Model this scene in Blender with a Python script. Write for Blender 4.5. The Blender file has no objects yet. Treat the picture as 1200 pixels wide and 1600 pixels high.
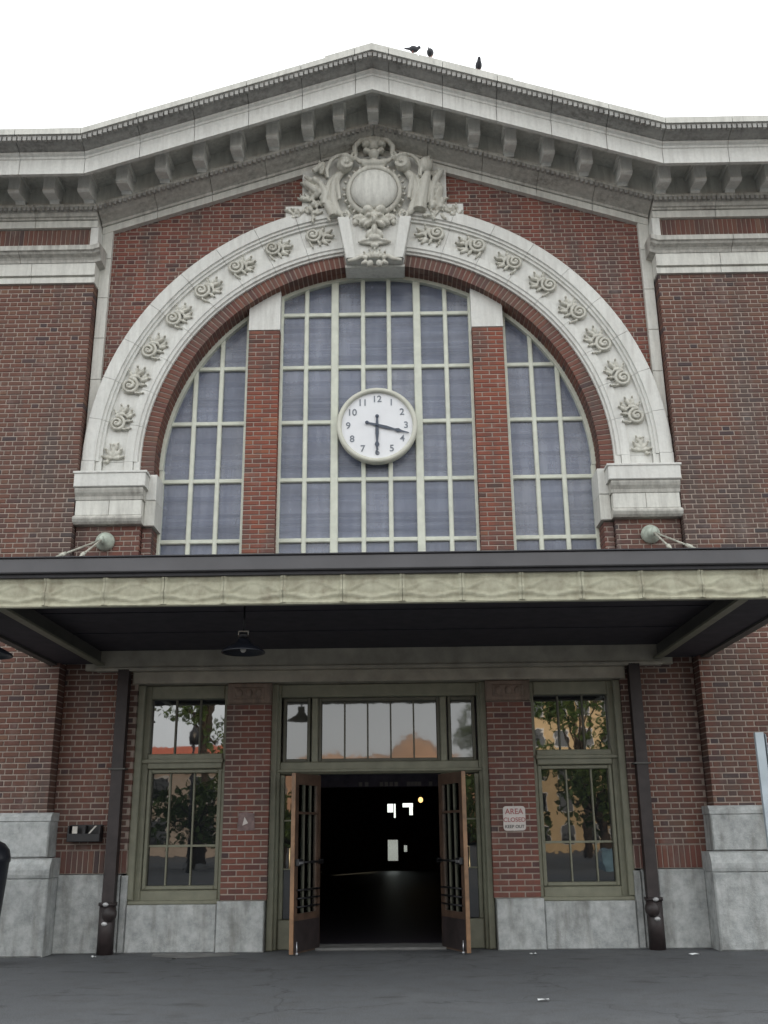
import bpy, math, random
from mathutils import Vector, Matrix
random.seed(7)
C = bpy.context.scene.collection
SC = bpy.context.scene
PI = math.pi
# ------------------------------------------------------------------ camera, world, sun, exposure
def cam_matrix(pitch, yaw, roll, loc):
    cp, sp, cy, sy = math.cos(pitch), math.sin(pitch), math.cos(yaw), math.sin(yaw)
    f = Vector((sy*cp, cy*cp, sp)); r = Vector((cy, -sy, 0)); u = r.cross(f)
    cr, sr = math.cos(roll), math.sin(roll)
    r2 = cr*r + sr*u; u2 = -sr*r + cr*u
    m = Matrix((r2, u2, -f)).transposed().to_4x4(); m.translation = loc
    return m
CAMLOC = Vector((0.2573, -13.92, 1.41))
cd = bpy.data.cameras.new('camera'); cam = bpy.data.objects.new('camera', cd); C.objects.link(cam)
cd.sensor_fit = 'HORIZONTAL'; cd.sensor_width = 36; cd.lens = 1567.7/1200*36
cd.clip_start = 0.1; cd.clip_end = 3000
cam.matrix_world = cam_matrix(.3116, -.0112, -.0104, CAMLOC)
SC.camera = cam
W = bpy.data.worlds.new('World'); SC.world = W; W.use_nodes = True
SUN_EL, SUN_ROT = math.radians(13), math.radians(24)      # low sun behind the station
nt = W.node_tree; nt.nodes.clear()
o = nt.nodes.new('ShaderNodeOutputWorld'); bg = nt.nodes.new('ShaderNodeBackground')
sky = nt.nodes.new('ShaderNodeTexSky'); sky.sky_type = 'NISHITA'; sky.sun_disc = False
sky.sun_elevation = SUN_EL; sky.sun_rotation = SUN_ROT; sky.air_density = 1; sky.dust_density = 2
hs = nt.nodes.new('ShaderNodeHueSaturation'); hs.inputs['Saturation'].default_value = .35
mixn = nt.nodes.new('ShaderNodeMix'); mixn.data_type = 'RGBA'; mixn.inputs[0].default_value = .72
mixn.inputs[7].default_value = (15.1, 15.4, 15.5, 1)       # even white cloud veil
tcw = nt.nodes.new('ShaderNodeTexCoord'); nsw = nt.nodes.new('ShaderNodeTexNoise'); nsw.inputs['Scale'].default_value = 2.2
nsw.inputs['Detail'].default_value = 5
mr = nt.nodes.new('ShaderNodeMapRange'); mr.inputs[1].default_value = .35; mr.inputs[2].default_value = .7
mr.inputs[3].default_value = .78; mr.inputs[4].default_value = 1.1
vm = nt.nodes.new('ShaderNodeVectorMath'); vm.operation = 'SCALE'
L = nt.links.new
L(sky.outputs[0], hs.inputs['Color']); L(hs.outputs[0], mixn.inputs[6])
L(tcw.outputs['Generated'], nsw.inputs['Vector']); L(nsw.outputs['Fac'], mr.inputs[0])
L(mixn.outputs[2], vm.inputs[0]); L(mr.outputs[0], vm.inputs['Scale'])
L(vm.outputs[0], bg.inputs['Color']); bg.inputs['Strength'].default_value = .12
L(bg.outputs[0], o.inputs[0])
sl = bpy.data.lights.new('sun', 'SUN'); sl.energy = 3.0; sl.angle = math.radians(.5); sl.color = (1, .80, .55)
so = bpy.data.objects.new('sun', sl); C.objects.link(so)
sd = Vector((math.sin(SUN_ROT)*math.cos(SUN_EL), math.cos(SUN_ROT)*math.cos(SUN_EL), math.sin(SUN_EL)))
so.rotation_euler = sd.to_track_quat('Z', 'Y').to_euler(); so.location = (0, 40, 40)
vs = SC.view_settings; vs.view_transform = 'Standard'; vs.look = 'None'; vs.exposure = .42; vs.gamma = 1
SC.render.engine = 'CYCLES'

# ------------------------------------------------------------------ materials
def nodes(name):
    m = bpy.data.materials.new(name); m.use_nodes = True
    t = m.node_tree; b = t.nodes['Principled BSDF']
    return m, t, b
def N(t, kind, **kw):
    n = t.nodes.new(kind)
    for k, v in kw.items():
        if k in n.inputs: n.inputs[k].default_value = v
        else: setattr(n, k, v)
    return n
def ramp(t, fac, stops):
    r = t.nodes.new('ShaderNodeValToRGB'); e = r.color_ramp.elements
    while len(e) < len(stops): e.new(.5)
    for q, (p, c) in zip(e, stops): q.position = p; q.color = (*c, 1) if len(c) == 3 else c
    t.links.new(fac, r.inputs[0]); return r.outputs[0]
def mix(t, fac, a, b, mode='MIX'):
    n = t.nodes.new('ShaderNodeMix'); n.data_type = 'RGBA'; n.blend_type = mode
    for i, v in ((0, fac), (6, a), (7, b)):
        if hasattr(v, 'links') or hasattr(v, 'is_linked'): t.links.new(v, n.inputs[i])
        elif i == 0: n.inputs[0].default_value = v
        else: n.inputs[i].default_value = (*v, 1)
    return n.outputs[2]
def noise(t, scale, detail=4, rough=.6, vec=None, sc=None):
    n = N(t, 'ShaderNodeTexNoise', Scale=scale, Detail=detail, Roughness=rough)
    g = t.nodes.new('ShaderNodeNewGeometry'); v = g.outputs['Position']
    if sc:
        mp = t.nodes.new('ShaderNodeMapping'); mp.inputs['Scale'].default_value = sc
        t.links.new(v, mp.inputs[0]); v = mp.outputs[0]
    t.links.new(v, n.inputs['Vector']); return n.outputs['Fac']
def bump(t, b, h, strength, dist=.01):
    n = N(t, 'ShaderNodeBump', Strength=strength, Distance=dist); t.links.new(h, n.inputs['Height'])
    t.links.new(n.outputs[0], b.inputs['Normal'])
def setc(t, b, c):
    if isinstance(c, tuple): b.inputs['Base Color'].default_value = (*c, 1)
    else: t.links.new(c, b.inputs['Base Color'])

def m_plain(name, c, rough=.6, metal=0, spec=.5, var=.25, scale=6, bmp=.2):
    m, t, b = nodes(name)
    n = noise(t, scale); dark = tuple(x*(1-var) for x in c); lite = tuple(min(1, x*(1+var)) for x in c)
    setc(t, b, ramp(t, n, [(.3, dark), (.7, lite)]))
    b.inputs['Roughness'].default_value = rough; b.inputs['Metallic'].default_value = metal
    b.inputs['Specular IOR Level'].default_value = spec
    if bmp: bump(t, b, noise(t, scale*8), bmp, .004)
    return m
def m_trim(name, c, dirt, amount, sc=(14, 14, 1.6)):
    """glazed terracotta with soot streaks"""
    m, t, b = nodes(name)
    big = noise(t, 1.3, 5); st = noise(t, 1, 5, .65, sc=sc); fine = noise(t, 22, 4)
    base = mix(t, ramp(t, big, [(.35, (0, 0, 0)), (.65, (1, 1, 1))]), tuple(x*.86 for x in c), c)
    base = mix(t, .22, base, ramp(t, fine, [(.3, tuple(x*.6 for x in c)), (.6, c)]))
    d = t.nodes.new('ShaderNodeMath'); d.operation = 'MULTIPLY'
    t.links.new(ramp(t, st, [(.5-amount*.35, (0, 0, 0)), (.8-amount*.25, (1, 1, 1))]), d.inputs[0])
    t.links.new(ramp(t, noise(t, 2.6, 5), [(.3, (.25, .25, .25)), (.65, (1, 1, 1))]), d.inputs[1])
    d2 = t.nodes.new('ShaderNodeMath'); d2.operation = 'MULTIPLY'; d2.inputs[1].default_value = min(1, .45+amount)
    t.links.new(d.outputs[0], d2.inputs[0])
    setc(t, b, mix(t, d2.outputs[0], base, dirt))
    b.inputs['Roughness'].default_value = .55; b.inputs['Specular IOR Level'].default_value = .35
    bump(t, b, fine, .25, .006)
    return m
def m_brick():
    m, t, b = nodes('brick_face')
    a = t.nodes.new('ShaderNodeAttribute'); a.attribute_name = 'tone'
    sp = t.nodes.new('ShaderNodeSeparateColor'); t.links.new(a.outputs['Color'], sp.inputs[0])
    wing = ramp(t, sp.outputs[0], [(0, (.055, .046, .050)), (.12, (.088, .055, .052)), (.3, (.108, .057, .047)), (.5, (.130, .066, .050)), (.72, (.120, .070, .054)), (.88, (.152, .088, .060)), (1, (.165, .105, .08))])
    red = ramp(t, sp.outputs[0], [(0, (.085, .045, .043)), (.15, (.13, .055, .048)), (.4, (.18, .067, .055)), (.7, (.215, .080, .060)), (.9, (.22, .10, .07)), (1, (.18, .10, .075))])
    col = mix(t, sp.outputs[1], wing, red)
    mm = t.nodes.new('ShaderNodeMapRange'); mm.inputs[1].default_value = .9; mm.inputs[2].default_value = 1; t.links.new(sp.outputs[1], mm.inputs[0])
    col = mix(t, mm.outputs[0], col, mix(t, 1.0, col, (1.08, .98, .84), 'MULTIPLY'))
    g = noise(t, 45, 5, .7); col = mix(t, .45, col, mix(t, g, (.25, .2, .19), (1, 1, 1)), 'MULTIPLY')
    soot = noise(t, 1, 5, .65, sc=(2.6, 2.6, .55))
    col = mix(t, ramp(t, soot, [(.42, (0, 0, 0)), (.66, (.7, .7, .7))]), col, (.062, .055, .052))
    lime = noise(t, 1, 5, .7, sc=(2.2, 2.2, 1.3))
    col = mix(t, ramp(t, lime, [(.58, (0, 0, 0)), (.78, (.3, .3, .3))]), col, (.30, .26, .24))
    gain = t.nodes.new('ShaderNodeVectorMath'); gain.operation = 'SCALE'; gain.inputs['Scale'].default_value = 1.35
    t.links.new(col, gain.inputs[0])
    setc(t, b, gain.outputs[0]); b.inputs['Roughness'].default_value = .85; b.inputs['Specular IOR Level'].default_value = .25
    bump(t, b, g, .5, .006)
    return m
def m_stone():
    m, t, b = nodes('granite')
    big = noise(t, 2.2, 6, .65); fine = noise(t, 60, 4); st = noise(t, 1, 4, .6, sc=(5, 5, 1.1))
    c = ramp(t, big, [(.3, (.21, .22, .21)), (.5, (.35, .36, .345)), (.7, (.46, .465, .44))])
    c = mix(t, .12, c, ramp(t, fine, [(.35, (.12, .12, .12)), (.65, (.6, .6, .58))]))
    c = mix(t, .6, c, ramp(t, noise(t, 7, 6, .7), [(.35, (.27, .29, .295)), (.62, (.58, .60, .60))]))
    c = mix(t, ramp(t, st, [(.5, (0, 0, 0)), (.75, (.7, .7, .7))]), c, (.13, .125, .105))
    setc(t, b, c); b.inputs['Roughness'].default_value = .8
    bump(t, b, mix(t, .5, big, fine), .6, .02)
    return m
def m_ground():
    m, t, b = nodes('asphalt')
    big = noise(t, .5, 6, .65); mid = noise(t, 3.5, 6, .75); fine = noise(t, 90, 4, .8); st = noise(t, 1.6, 3, .5, sc=(1, 2.2, 1))
    c = ramp(t, big, [(.3, (.078, .089, .104)), (.52, (.108, .120, .136)), (.7, (.150, .161, .174))])
    c = mix(t, ramp(t, mid, [(.46, (0, 0, 0)), (.66, (.75, .75, .75))]), c, (.062, .063, .065))
    c = mix(t, .55, c, ramp(t, fine, [(.38, (.03, .03, .032)), (.5, (.11, .11, .11)), (.66, (.26, .26, .255))]))
    c = mix(t, ramp(t, st, [(.62, (0, 0, 0)), (.70, (.5, .5, .5))]), c, (.045, .045, .046))
    vo = N(t, 'ShaderNodeTexVoronoi', Scale=.33); vo.feature = 'DISTANCE_TO_EDGE'
    g = t.nodes.new('ShaderNodeNewGeometry'); wn = N(t, 'ShaderNodeTexNoise', Scale=2.2, Detail=6); t.links.new(g.outputs['Position'], wn.inputs['Vector'])
    ad = t.nodes.new('ShaderNodeVectorMath'); ad.operation = 'ADD'; sc_ = t.nodes.new('ShaderNodeVectorMath'); sc_.operation = 'SCALE'; sc_.inputs['Scale'].default_value = .9
    t.links.new(wn.outputs['Color'], sc_.inputs[0]); t.links.new(g.outputs['Position'], ad.inputs[0]); t.links.new(sc_.outputs[0], ad.inputs[1]); t.links.new(ad.outputs[0], vo.inputs['Vector'])
    c = mix(t, ramp(t, vo.outputs['Distance'], [(0, (.45, .45, .45)), (.007, (0, 0, 0))]), c, (.022, .022, .022))
    setc(t, b, c); b.inputs['Roughness'].default_value = .85; b.inputs['Specular IOR Level'].default_value = .3
    bump(t, b, mix(t, .5, mid, fine), .8, .012)
    return m
def m_glass(name, ior, c=(.012, .014, .016), rough=.015, wave=.022):
    m, t, b = nodes(name)
    setc(t, b, c); b.inputs['Roughness'].default_value = rough; b.inputs['IOR'].default_value = ior
    bump(t, b, noise(t, 3.5, 2), wave, .02)
    return m
def m_haze_glass(name, fac=.50):
    """old clouded glazing: milky film with sky reflection in its colour, partly see-through"""
    m, t, b = nodes(name)
    st = noise(t, 1, 4, .6, sc=(9, 9, .8)); bd = noise(t, 1, 3, .5, sc=(.6, .6, 9))
    c = ramp(t, st, [(.3, (.225, .25, .33)), (.7, (.35, .38, .46))])  # film tint; the pale blue also paints in the sky's reflection
    c = mix(t, ramp(t, bd, [(.35, (.5, .5, .5)), (.6, (0, 0, 0))]), c, (.13, .145, .19))
    oi = t.nodes.new('ShaderNodeObjectInfo')
    c = mix(t, 1.0, c, ramp(t, oi.outputs['Random'], [(0, (.84, .86, .90)), (.5, (1.03, 1.03, 1.05)), (1, (1.25, 1.22, 1.16))]), 'MULTIPLY')
    setc(t, b, c); b.inputs['Roughness'].default_value = .16; bump(t, b, noise(t, 2.5, 3), .06, .02)
    tr = t.nodes.new('ShaderNodeBsdfTransparent'); mx = t.nodes.new('ShaderNodeMixShader'); mx.inputs[0].default_value = fac
    out = t.nodes['Material Output']
    t.links.new(b.outputs[0], mx.inputs[1]); t.links.new(tr.outputs[0], mx.inputs[2]); t.links.new(mx.outputs[0], out.inputs[0])
    return m
def m_clear(name):
    m, t, b = nodes(name)
    g = N(t, 'ShaderNodeBsdfGlossy', Roughness=.02); tr = t.nodes.new('ShaderNodeBsdfTransparent'); tr.inputs[0].default_value = (.82, .86, .84, 1)
    fr = N(t, 'ShaderNodeFresnel', IOR=1.6); mx = t.nodes.new('ShaderNodeMixShader')
    t.links.new(fr.outputs[0], mx.inputs[0]); t.links.new(tr.outputs[0], mx.inputs[1]); t.links.new(g.outputs[0], mx.inputs[2])
    t.links.new(mx.outputs[0], t.nodes['Material Output'].inputs[0])
    return m
def m_emit(name, c, s):
    m, t, b = nodes(name); setc(t, b, c)
    b.inputs['Emission Color'].default_value = (*c, 1); b.inputs['Emission Strength'].default_value = s
    return m
M = dict(
    brick=m_brick(), mortar=m_plain('mortar', (.335, .275, .235), .9, var=.22, scale=5, bmp=.5),
    cream=m_trim('cream_terracotta', (.69, .685, .63), (.28, .275, .25), .25),
    cream_clean=m_trim('clean_terracotta', (.72, .72, .68), (.38, .37, .34), .22),
    carved=m_trim('carved_terracotta', (.67, .66, .59), (.28, .265, .22), .45),
    soot=m_trim('sooty_terracotta', (.46, .455, .43), (.17, .165, .155), .7),
    soot2=m_trim('stained_terracotta', (.58, .57, .52), (.20, .19, .17), .5),
    stone=m_stone(), ground=m_ground(),
    frame_up=m_plain('pale_window_paint', (.60, .62, .53), .5, var=.12, bmp=0),
    frame=m_plain('olive_paint', (.205, .205, .15), .5, var=.15, bmp=.1),
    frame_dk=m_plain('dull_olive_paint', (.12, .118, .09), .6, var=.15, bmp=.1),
    lintel=m_plain('lintel_paint', (.36, .33, .27), .6, var=.25, scale=3),
    capital=m_trim('brown_terracotta', (.26, .19, .15), (.10, .08, .06), .5),
    haze=m_haze_glass('clouded_glass'), glass=m_glass('window_glass', 2.0), mirror=m_glass('reflective_glass', 2.9, wave=.02),
    milky=m_glass('milky_glass', 2.1, (.085, .085, .072), .03), clear=m_clear('clear_glass'),
    blind=m_plain('curtain_cloth', (.78, .79, .84), .9, var=.12, scale=3, bmp=0),
    bar=m_plain('inner_bar', (.05, .06, .10), .7, bmp=0),
    gutter=m_plain('grey_gutter_metal', (.088, .086, .092), .5, var=.15, scale=1.5), gutter_dk=m_plain('dark_gutter_metal', (.032, .031, .036), .6),
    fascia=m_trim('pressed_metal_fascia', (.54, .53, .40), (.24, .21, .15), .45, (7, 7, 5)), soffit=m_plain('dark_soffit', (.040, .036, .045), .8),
    beam=m_plain('grey_beam_paint', (.085, .083, .075), .55, var=.2, scale=3),
    pipe=m_plain('dark_pipe_paint', (.030, .022, .022), .5, var=.4), band=m_plain('galvanised_band', (.5, .5, .5), .4, .3),
    rod=m_plain('pale_rod_paint', (.50, .50, .43), .5, var=.3), disc=m_plain('verdigris_paint', (.42, .47, .40), .55, var=.25, scale=14),
    wood=m_plain('varnished_oak', (.26, .145, .075), .4, var=.4, scale=4), wood_dk_shade=m_plain('dark_shaded_wood', (.085, .052, .036), .45, var=.4),  # dark wood; on the door faces their shade is put into this colour
    black=m_plain('black_metal', (.012, .012, .014), .4), navy=m_plain('navy_plastic', (.013, .015, .022), .4, var=.2),
    brass=m_plain('brass', (.6, .45, .25), .3, 1, bmp=0), steel=m_plain('steel', (.55, .56, .58), .35, .8, bmp=0),
    white=m_plain('white_enamel', (.74, .75, .77), .35, var=.03, bmp=0), clockrim=m_plain('cream_clock_rim', (.58, .58, .50), .45, var=.08, bmp=0),
    ink=m_plain('clock_ink', (.17, .19, .22), .5, bmp=0), hand=m_plain('clock_hand', (.055, .07, .10), .45, bmp=0),
    hall=m_plain('dark_hall_plaster', (.26, .23, .29), .8), hallfloor=m_plain('polished_floor', (.04, .035, .045), .5, bmp=0),
    signw=m_plain('faded_white_sign', (.60, .55, .52), .5, var=.08, bmp=0), signr=m_plain('faded_red_print', (.34, .10, .10), .6, bmp=0),
    signk=m_plain('black_print', (.035, .045, .04), .6, bmp=0), faded=m_plain('faded_notice', (.19, .13, .125), .7, var=.35, scale=14, bmp=0), paper=m_plain('white_paper', (.7, .72, .72), .8, bmp=0),
    galv=m_plain('galvanised_post', (.42, .48, .52), .45, .2, var=.12, scale=4), feather=m_plain('dark_feathers', (.035, .037, .045), .7),
    conc=m_plain('worn_concrete', (.17, .17, .165), .9, var=.25, scale=4, bmp=.5), roof=m_plain('grey_roofing', (.16, .16, .155), .8),
    lampglow=m_emit('lamp_glow', (1, .62, .22), 1.6), lampwhite=m_plain('white_porcelain', (.55, .52, .47), .4, bmp=0),
)

# ------------------------------------------------------------------ mesh helpers
class MB:
    def __init__(s): s.v = []; s.f = []; s.t = []; s.sm = []
    def add(s, vs, fs, tone=None, smooth=False):
        n = len(s.v); s.v += [tuple(p) for p in vs]
        for f in fs: s.f.append([i+n for i in f]); s.t.append(tone or (0, 0)); s.sm.append(smooth)
    def box(s, x0, x1, y0, y1, z0, z1, tone=None):
        s.add([(x0, y0, z0), (x1, y0, z0), (x1, y1, z0), (x0, y1, z0), (x0, y0, z1), (x1, y0, z1), (x1, y1, z1), (x0, y1, z1)],
              [(0, 3, 2, 1), (4, 5, 6, 7), (0, 1, 5, 4), (1, 2, 6, 5), (2, 3, 7, 6), (3, 0, 4, 7)], tone)
    def bbox(s, x0, x1, y0, y1, z0, z1, b=.006, tone=None):
        """box whose front face (low y) has bevelled edges"""
        s.add([(x0, y1, z0), (x1, y1, z0), (x1, y1, z1), (x0, y1, z1), (x0, y0+b, z0), (x1, y0+b, z0), (x1, y0+b, z1), (x0, y0+b, z1),
               (x0+b, y0, z0+b), (x1-b, y0, z0+b), (x1-b, y0, z1-b), (x0+b, y0, z1-b)],
              [(0, 1, 5, 4), (1, 2, 6, 5), (2, 3, 7, 6), (3, 0, 4, 7), (4, 5, 9, 8), (5, 6, 10, 9), (6, 7, 11, 10), (7, 4, 8, 11), (8, 9, 10, 11), (3, 2, 1, 0)], tone)
    def rbox(s, c, hx, hy, hz, rot, tone=None):
        b = MB(); b.box(-hx, hx, -hy, hy, -hz, hz); s.add([Vector(c)+rot@Vector(p) for p in b.v], b.f, tone)
    def tube(s, pts, r, n=8, cap=True, flat=1.0):
        pts = [Vector(p) for p in pts]; rs = r if isinstance(r, (list, tuple)) else [r]*len(pts); rings = []; up = None
        for i, p in enumerate(pts):
            d = (pts[min(i+1, len(pts)-1)]-pts[max(i-1, 0)]).normalized()
            a = Vector((0, 1, 0)) if abs(d.y) < .9 else Vector((1, 0, 0))
            u = d.cross(a).normalized(); w = u.cross(d)
            rings.append([p+rs[i]*(math.cos(2*PI*k/n)*u+math.sin(2*PI*k/n)*w*flat) for k in range(n)])
        vs = [q for rg in rings for q in rg]; fs = []
        for i in range(len(pts)-1):
            for k in range(n): fs.append((i*n+k, i*n+(k+1) % n, (i+1)*n+(k+1) % n, (i+1)*n+k))
        if cap: fs += [tuple(range(n))[::-1], tuple(range((len(pts)-1)*n, len(pts)*n))]
        s.add(vs, fs, smooth=True)
    def ell(s, c, r, rot=None, nu=12, nv=8):
        vs = []; fs = []; c = Vector(c)
        for j in range(nv+1):
            th = PI*j/nv
            for i in range(nu):
                ph = 2*PI*i/nu
                p = Vector((r[0]*math.sin(th)*math.cos(ph), r[1]*math.sin(th)*math.sin(ph), r[2]*math.cos(th)))
                vs.append(c+(rot@p if rot else p))
        for j in range(nv):
            for i in range(nu):
                fs.append((j*nu+i, (j+1)*nu+i, (j+1)*nu+(i+1) % nu, j*nu+(i+1) % nu))
        s.add(vs, fs, smooth=True)
    def lathe(s, c, prof, n=24, axis='z', smooth=True):
        """prof list of (r, h)"""
        vs = []; fs = []
        for r, h in prof:
            for k in range(n):
                a = 2*PI*k/n
                p = (r*math.cos(a), r*math.sin(a), h) if axis == 'z' else (r*math.cos(a), h, r*math.sin(a))
                vs.append((c[0]+p[0], c[1]+p[1], c[2]+p[2]))
        for j in range(len(prof)-1):
            for k in range(n): fs.append((j*n+k, j*n+(k+1) % n, (j+1)*n+(k+1) % n, (j+1)*n+k))
        s.add(vs, fs, smooth=smooth)
    def prism(s, poly, y0, y1):
        """poly of (x,z) extruded from y0 (front) to y1"""
        n = len(poly); vs = [(x, y0, z) for x, z in poly]+[(x, y1, z) for x, z in poly]
        s.add(vs, [tuple(range(n)), tuple(range(2*n-1, n-1, -1))]+[(i, (i+1) % n, n+(i+1) % n, n+i) for i in range(n)])
    def sweep(s, prof, xs, zo):
        n = len(prof); vs = [(x, y, z+zo(x)) for x in xs for y, z in prof]; fs = []
        for i in range(len(xs)-1):
            for k in range(n): fs.append((i*n+k, (i+1)*n+k, (i+1)*n+(k+1) % n, i*n+(k+1) % n))
        fs += [tuple(range(n))[::-1], tuple(range((len(xs)-1)*n, len(xs)*n))]
        s.add(vs, fs)
    def mesh(s, name, mat, fix=True):
        me = bpy.data.meshes.new(name); me.from_pydata(s.v, [], s.f); me.materials.append(mat)
        me.polygons.foreach_set('use_smooth', s.sm)
        if mat is M['brick']:
            a = me.color_attributes.new('tone', 'FLOAT_COLOR', 'CORNER'); d = []
            for f, t in zip(s.f, s.t): d += [t[0], t[1], 0, 1]*len(f)
            a.data.foreach_set('color', d)
        if fix:
            import bmesh
            b = bmesh.new(); b.from_mesh(me); bmesh.ops.recalc_face_normals(b, faces=b.faces); b.to_mesh(me); b.free()
        me.update(); return me
    def build(s, name, mat, parent=None, loc=None, **kw):
        return put(name, s.mesh(name, mat), parent, loc, **kw)
def put(name, me, parent=None, loc=None, kind=None, label=None, category=None, group=None):
    ob = bpy.data.objects.new(name, me); C.objects.link(ob)
    if loc is not None: ob.location = loc
    if parent: ob.parent = parent
    if kind: ob['kind'] = kind
    tag(ob, label, category, group); return ob
def tag(ob, label=None, category=None, group=None):
    if label: ob['label'] = label
    if category: ob['category'] = category
    if group: ob['group'] = group
    return ob
def empty(name, loc=(0, 0, 0), rz=0, parent=None, **kw):
    e = put(name, None, parent, loc, **kw); e.rotation_euler = (0, 0, rz); return e
def copy_tree(ob, parent=None):
    c = ob.copy(); C.objects.link(c); c.parent = parent
    for ch in list(ob.children): copy_tree(ch, c)
    return c
def B1(name, mat, parent, x0, x1, y0, y1, z0, z1, b=.006, **kw):
    m = MB(); m.bbox(x0, x1, y0, y1, z0, z1, b); return m.build(name, mat, parent, **kw)
def remeshed(mb, voxel, smooth, mat, name):
    me = mb.mesh(name, mat); ob = bpy.data.objects.new('tmp', me); C.objects.link(ob)
    r = ob.modifiers.new('r', 'REMESH'); r.mode = 'VOXEL'; r.voxel_size = voxel
    s = ob.modifiers.new('s', 'SMOOTH'); s.iterations = smooth; s.factor = .5
    dg = bpy.context.evaluated_depsgraph_get(); out = bpy.data.meshes.new_from_object(ob.evaluated_get(dg))
    bpy.data.objects.remove(ob); out.name = name
    if not out.materials: out.materials.append(mat)
    out.polygons.foreach_set('use_smooth', [True]*len(out.polygons)); return out
def text_mesh(txt, size, mat, name, depth=.004):
    cu = bpy.data.curves.new(name, 'FONT'); cu.body = txt; cu.size = size; cu.align_x = 'CENTER'; cu.align_y = 'CENTER'; cu.extrude = depth
    cu.offset = size*.012
    ob = bpy.data.objects.new('tmp', cu); C.objects.link(ob)
    dg = bpy.context.evaluated_depsgraph_get(); me = bpy.data.meshes.new_from_object(ob.evaluated_get(dg))
    bpy.data.objects.remove(ob); me.transform(Matrix.Rotation(PI/2, 4, 'X')); me.materials.clear(); me.materials.append(mat); return me

# ------------------------------------------------------------------ setting
g = MB(); g.add([(-700, -900, 0), (700, -900, 0), (700, 700, 0), (-700, 700, 0)], [(0, 1, 2, 3)])
g.build('ground', M['ground'], kind='structure')
g = MB(); pts = [(-2.9, -.06), (-1.9, -.06), (-1.75, -.30), (-1.95, -.45), (-2.3, -.60), (-2.62, -.55), (-2.85, -.38)]
g.add([(x, y, .004) for x, y in pts], [tuple(range(len(pts)))]); g.build('pavement_patch', M['conc'], kind='structure')
# ------------------------------------------------------------------ the station
Z0 = 6.70
SLOPE = .332
def zo(x): return max(0, (4.36-abs(x))*SLOPE)
ST = empty('station_building', (0, 0, 0), label='red brick railway station with a gabled cornice, large arched window and carved cream trim', category='building')
BR = []      # bricks: (x, z, w, h, yfront, depth, wall, hue, key)
CH = .0742; BH = .0570; JT = .0175; SW = .202; HW = .095
def rt(hue):
    t = .12+.8*(random.random()+random.random())/2
    if random.random() < .045: t = random.uniform(0, .1)
    return t
def fill(mb, y, depth, fn, z0, z1, hue, wall, bond='flemish', side=True):
    """courses of bricks between z0 and z1; fn(z) gives the x intervals. mb receives the mortar bed"""
    n = max(1, round((z1-z0)/CH)); ch = (z1-z0)/n
    for k in range(n):
        z = z0+k*ch; zc = z+ch/2
        for a, b in fn(zc):
            if b-a < .03: continue
            mb.box(a+(.008 if side else 0), b-(.008 if side else 0), y+.010, y+depth, z, z+ch)
            if bond == 'flemish': seq = [SW, HW]; pos = (a if side else 0)
            else: seq = [SW*1.1]
            if side:
                W_ = b-a
                if bond == 'running':
                    nb = max(1, round(W_/.235)); w = (W_+JT)/nb-JT
                    ed = [a+i*(w+JT) for i in range(nb)]; cells = [(e, e+w) for e in ed]
                    if k % 2:
                        cells = [(a, a+w/2-JT/2)]+[(a+w/2+JT/2+i*(w+JT), a+w/2+JT/2+i*(w+JT)+w) for i in range(nb-1)]+[(b-w/2+JT/2, b)]
                else:
                    per = SW+HW+2*JT; x = a-per+(k % 2)*per/2; cells = []; i = 0
                    while x < b-.03:
                        w = seq[i % 2]; c0, c1 = max(a, x), min(b, x+w)
                        if c1 < b and b-c1 < .045: c1 = b
                        if c1-c0 > .03: cells.append((c0, c1))
                        x += w+JT; i += 1
            else:
                per = SW+HW+2*JT; off = (k % 2)*(per/2) + random.uniform(-.004, .004)
                x = math.floor(a/per)*per-per+off; cells = []; i = 0
                while x < b:
                    w = seq[i % 2]; c0, c1 = max(a, x), min(b, x+w)
                    if c1-c0 > .025: cells.append((c0, c1))
                    x += w+JT; i += 1
            for c0, c1 in cells:
                edge = side and (c0-a < .01 or b-c1 < .01)
                BR.append((c0, c1, z+(ch-BH)/2, BH, y+random.uniform(-.002, .0025), depth-.01 if edge else .06, wall, hue))
def soldier(mb, y, depth, a, b, z0, z1, hue, wall):
    mb.box(a, b, y+.010, y+depth, z0, z1); n = round((b-a)/.0742); p = (b-a)/n
    for i in range(n):
        BR.append((a+i*p+.007, a+(i+1)*p-.007, z0+.008, z1-z0-.016, y+random.uniform(-.002, .002), .06, wall, hue))

# wing walls (project 0.25 m)
walls = []
for s in (-1, 1):
    m = MB(); a, b = (4.36, 9.0)
    iv = (lambda z, s=s: [(-9.0, -4.36)] if s < 0 else [(4.36, 9.0)])
    wl = len(walls); walls.append(None)
    fill(m, -.25, .5, iv, 1.70, 9.60, .12, wl)
    q = (4.36, 9.0) if s > 0 else (-9.0, -4.36)
    soldier(m, -.25, .5, q[0], q[1], 10.19, 10.58, .3, wl)
    m.box(q[0]+.02, q[1]-.02, -.22, .25, 0, 1.70); m.box(q[0]+.02, q[1]-.02, -.22, .25, 9.60, 10.19); m.box(q[0]+.02, q[1]-.02, -.22, .25, 10.58, 10.9)
    walls[wl] = m.build('wing_wall', M['mortar'], ST)
# spandrel
m = MB(); wl = len(walls); walls.append(None)
def spandrel(z):
    X = 4.30
    if z > 10.62: X = min(X, 4.36-(z-10.66)/SLOPE+.02)
    if z-Z0 >= 4.28: return [(-X, X)] if X > 0 else []
    i = math.sqrt(4.28**2-(z-Z0)**2)
    return [(-X, -i), (i, X)] if X > i else []
fill(m, 0, .3, spandrel, 6.6, 12.1, .85, wl, side=False)
walls[wl] = m.build('spandrel_wall', M['mortar'], ST)
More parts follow.
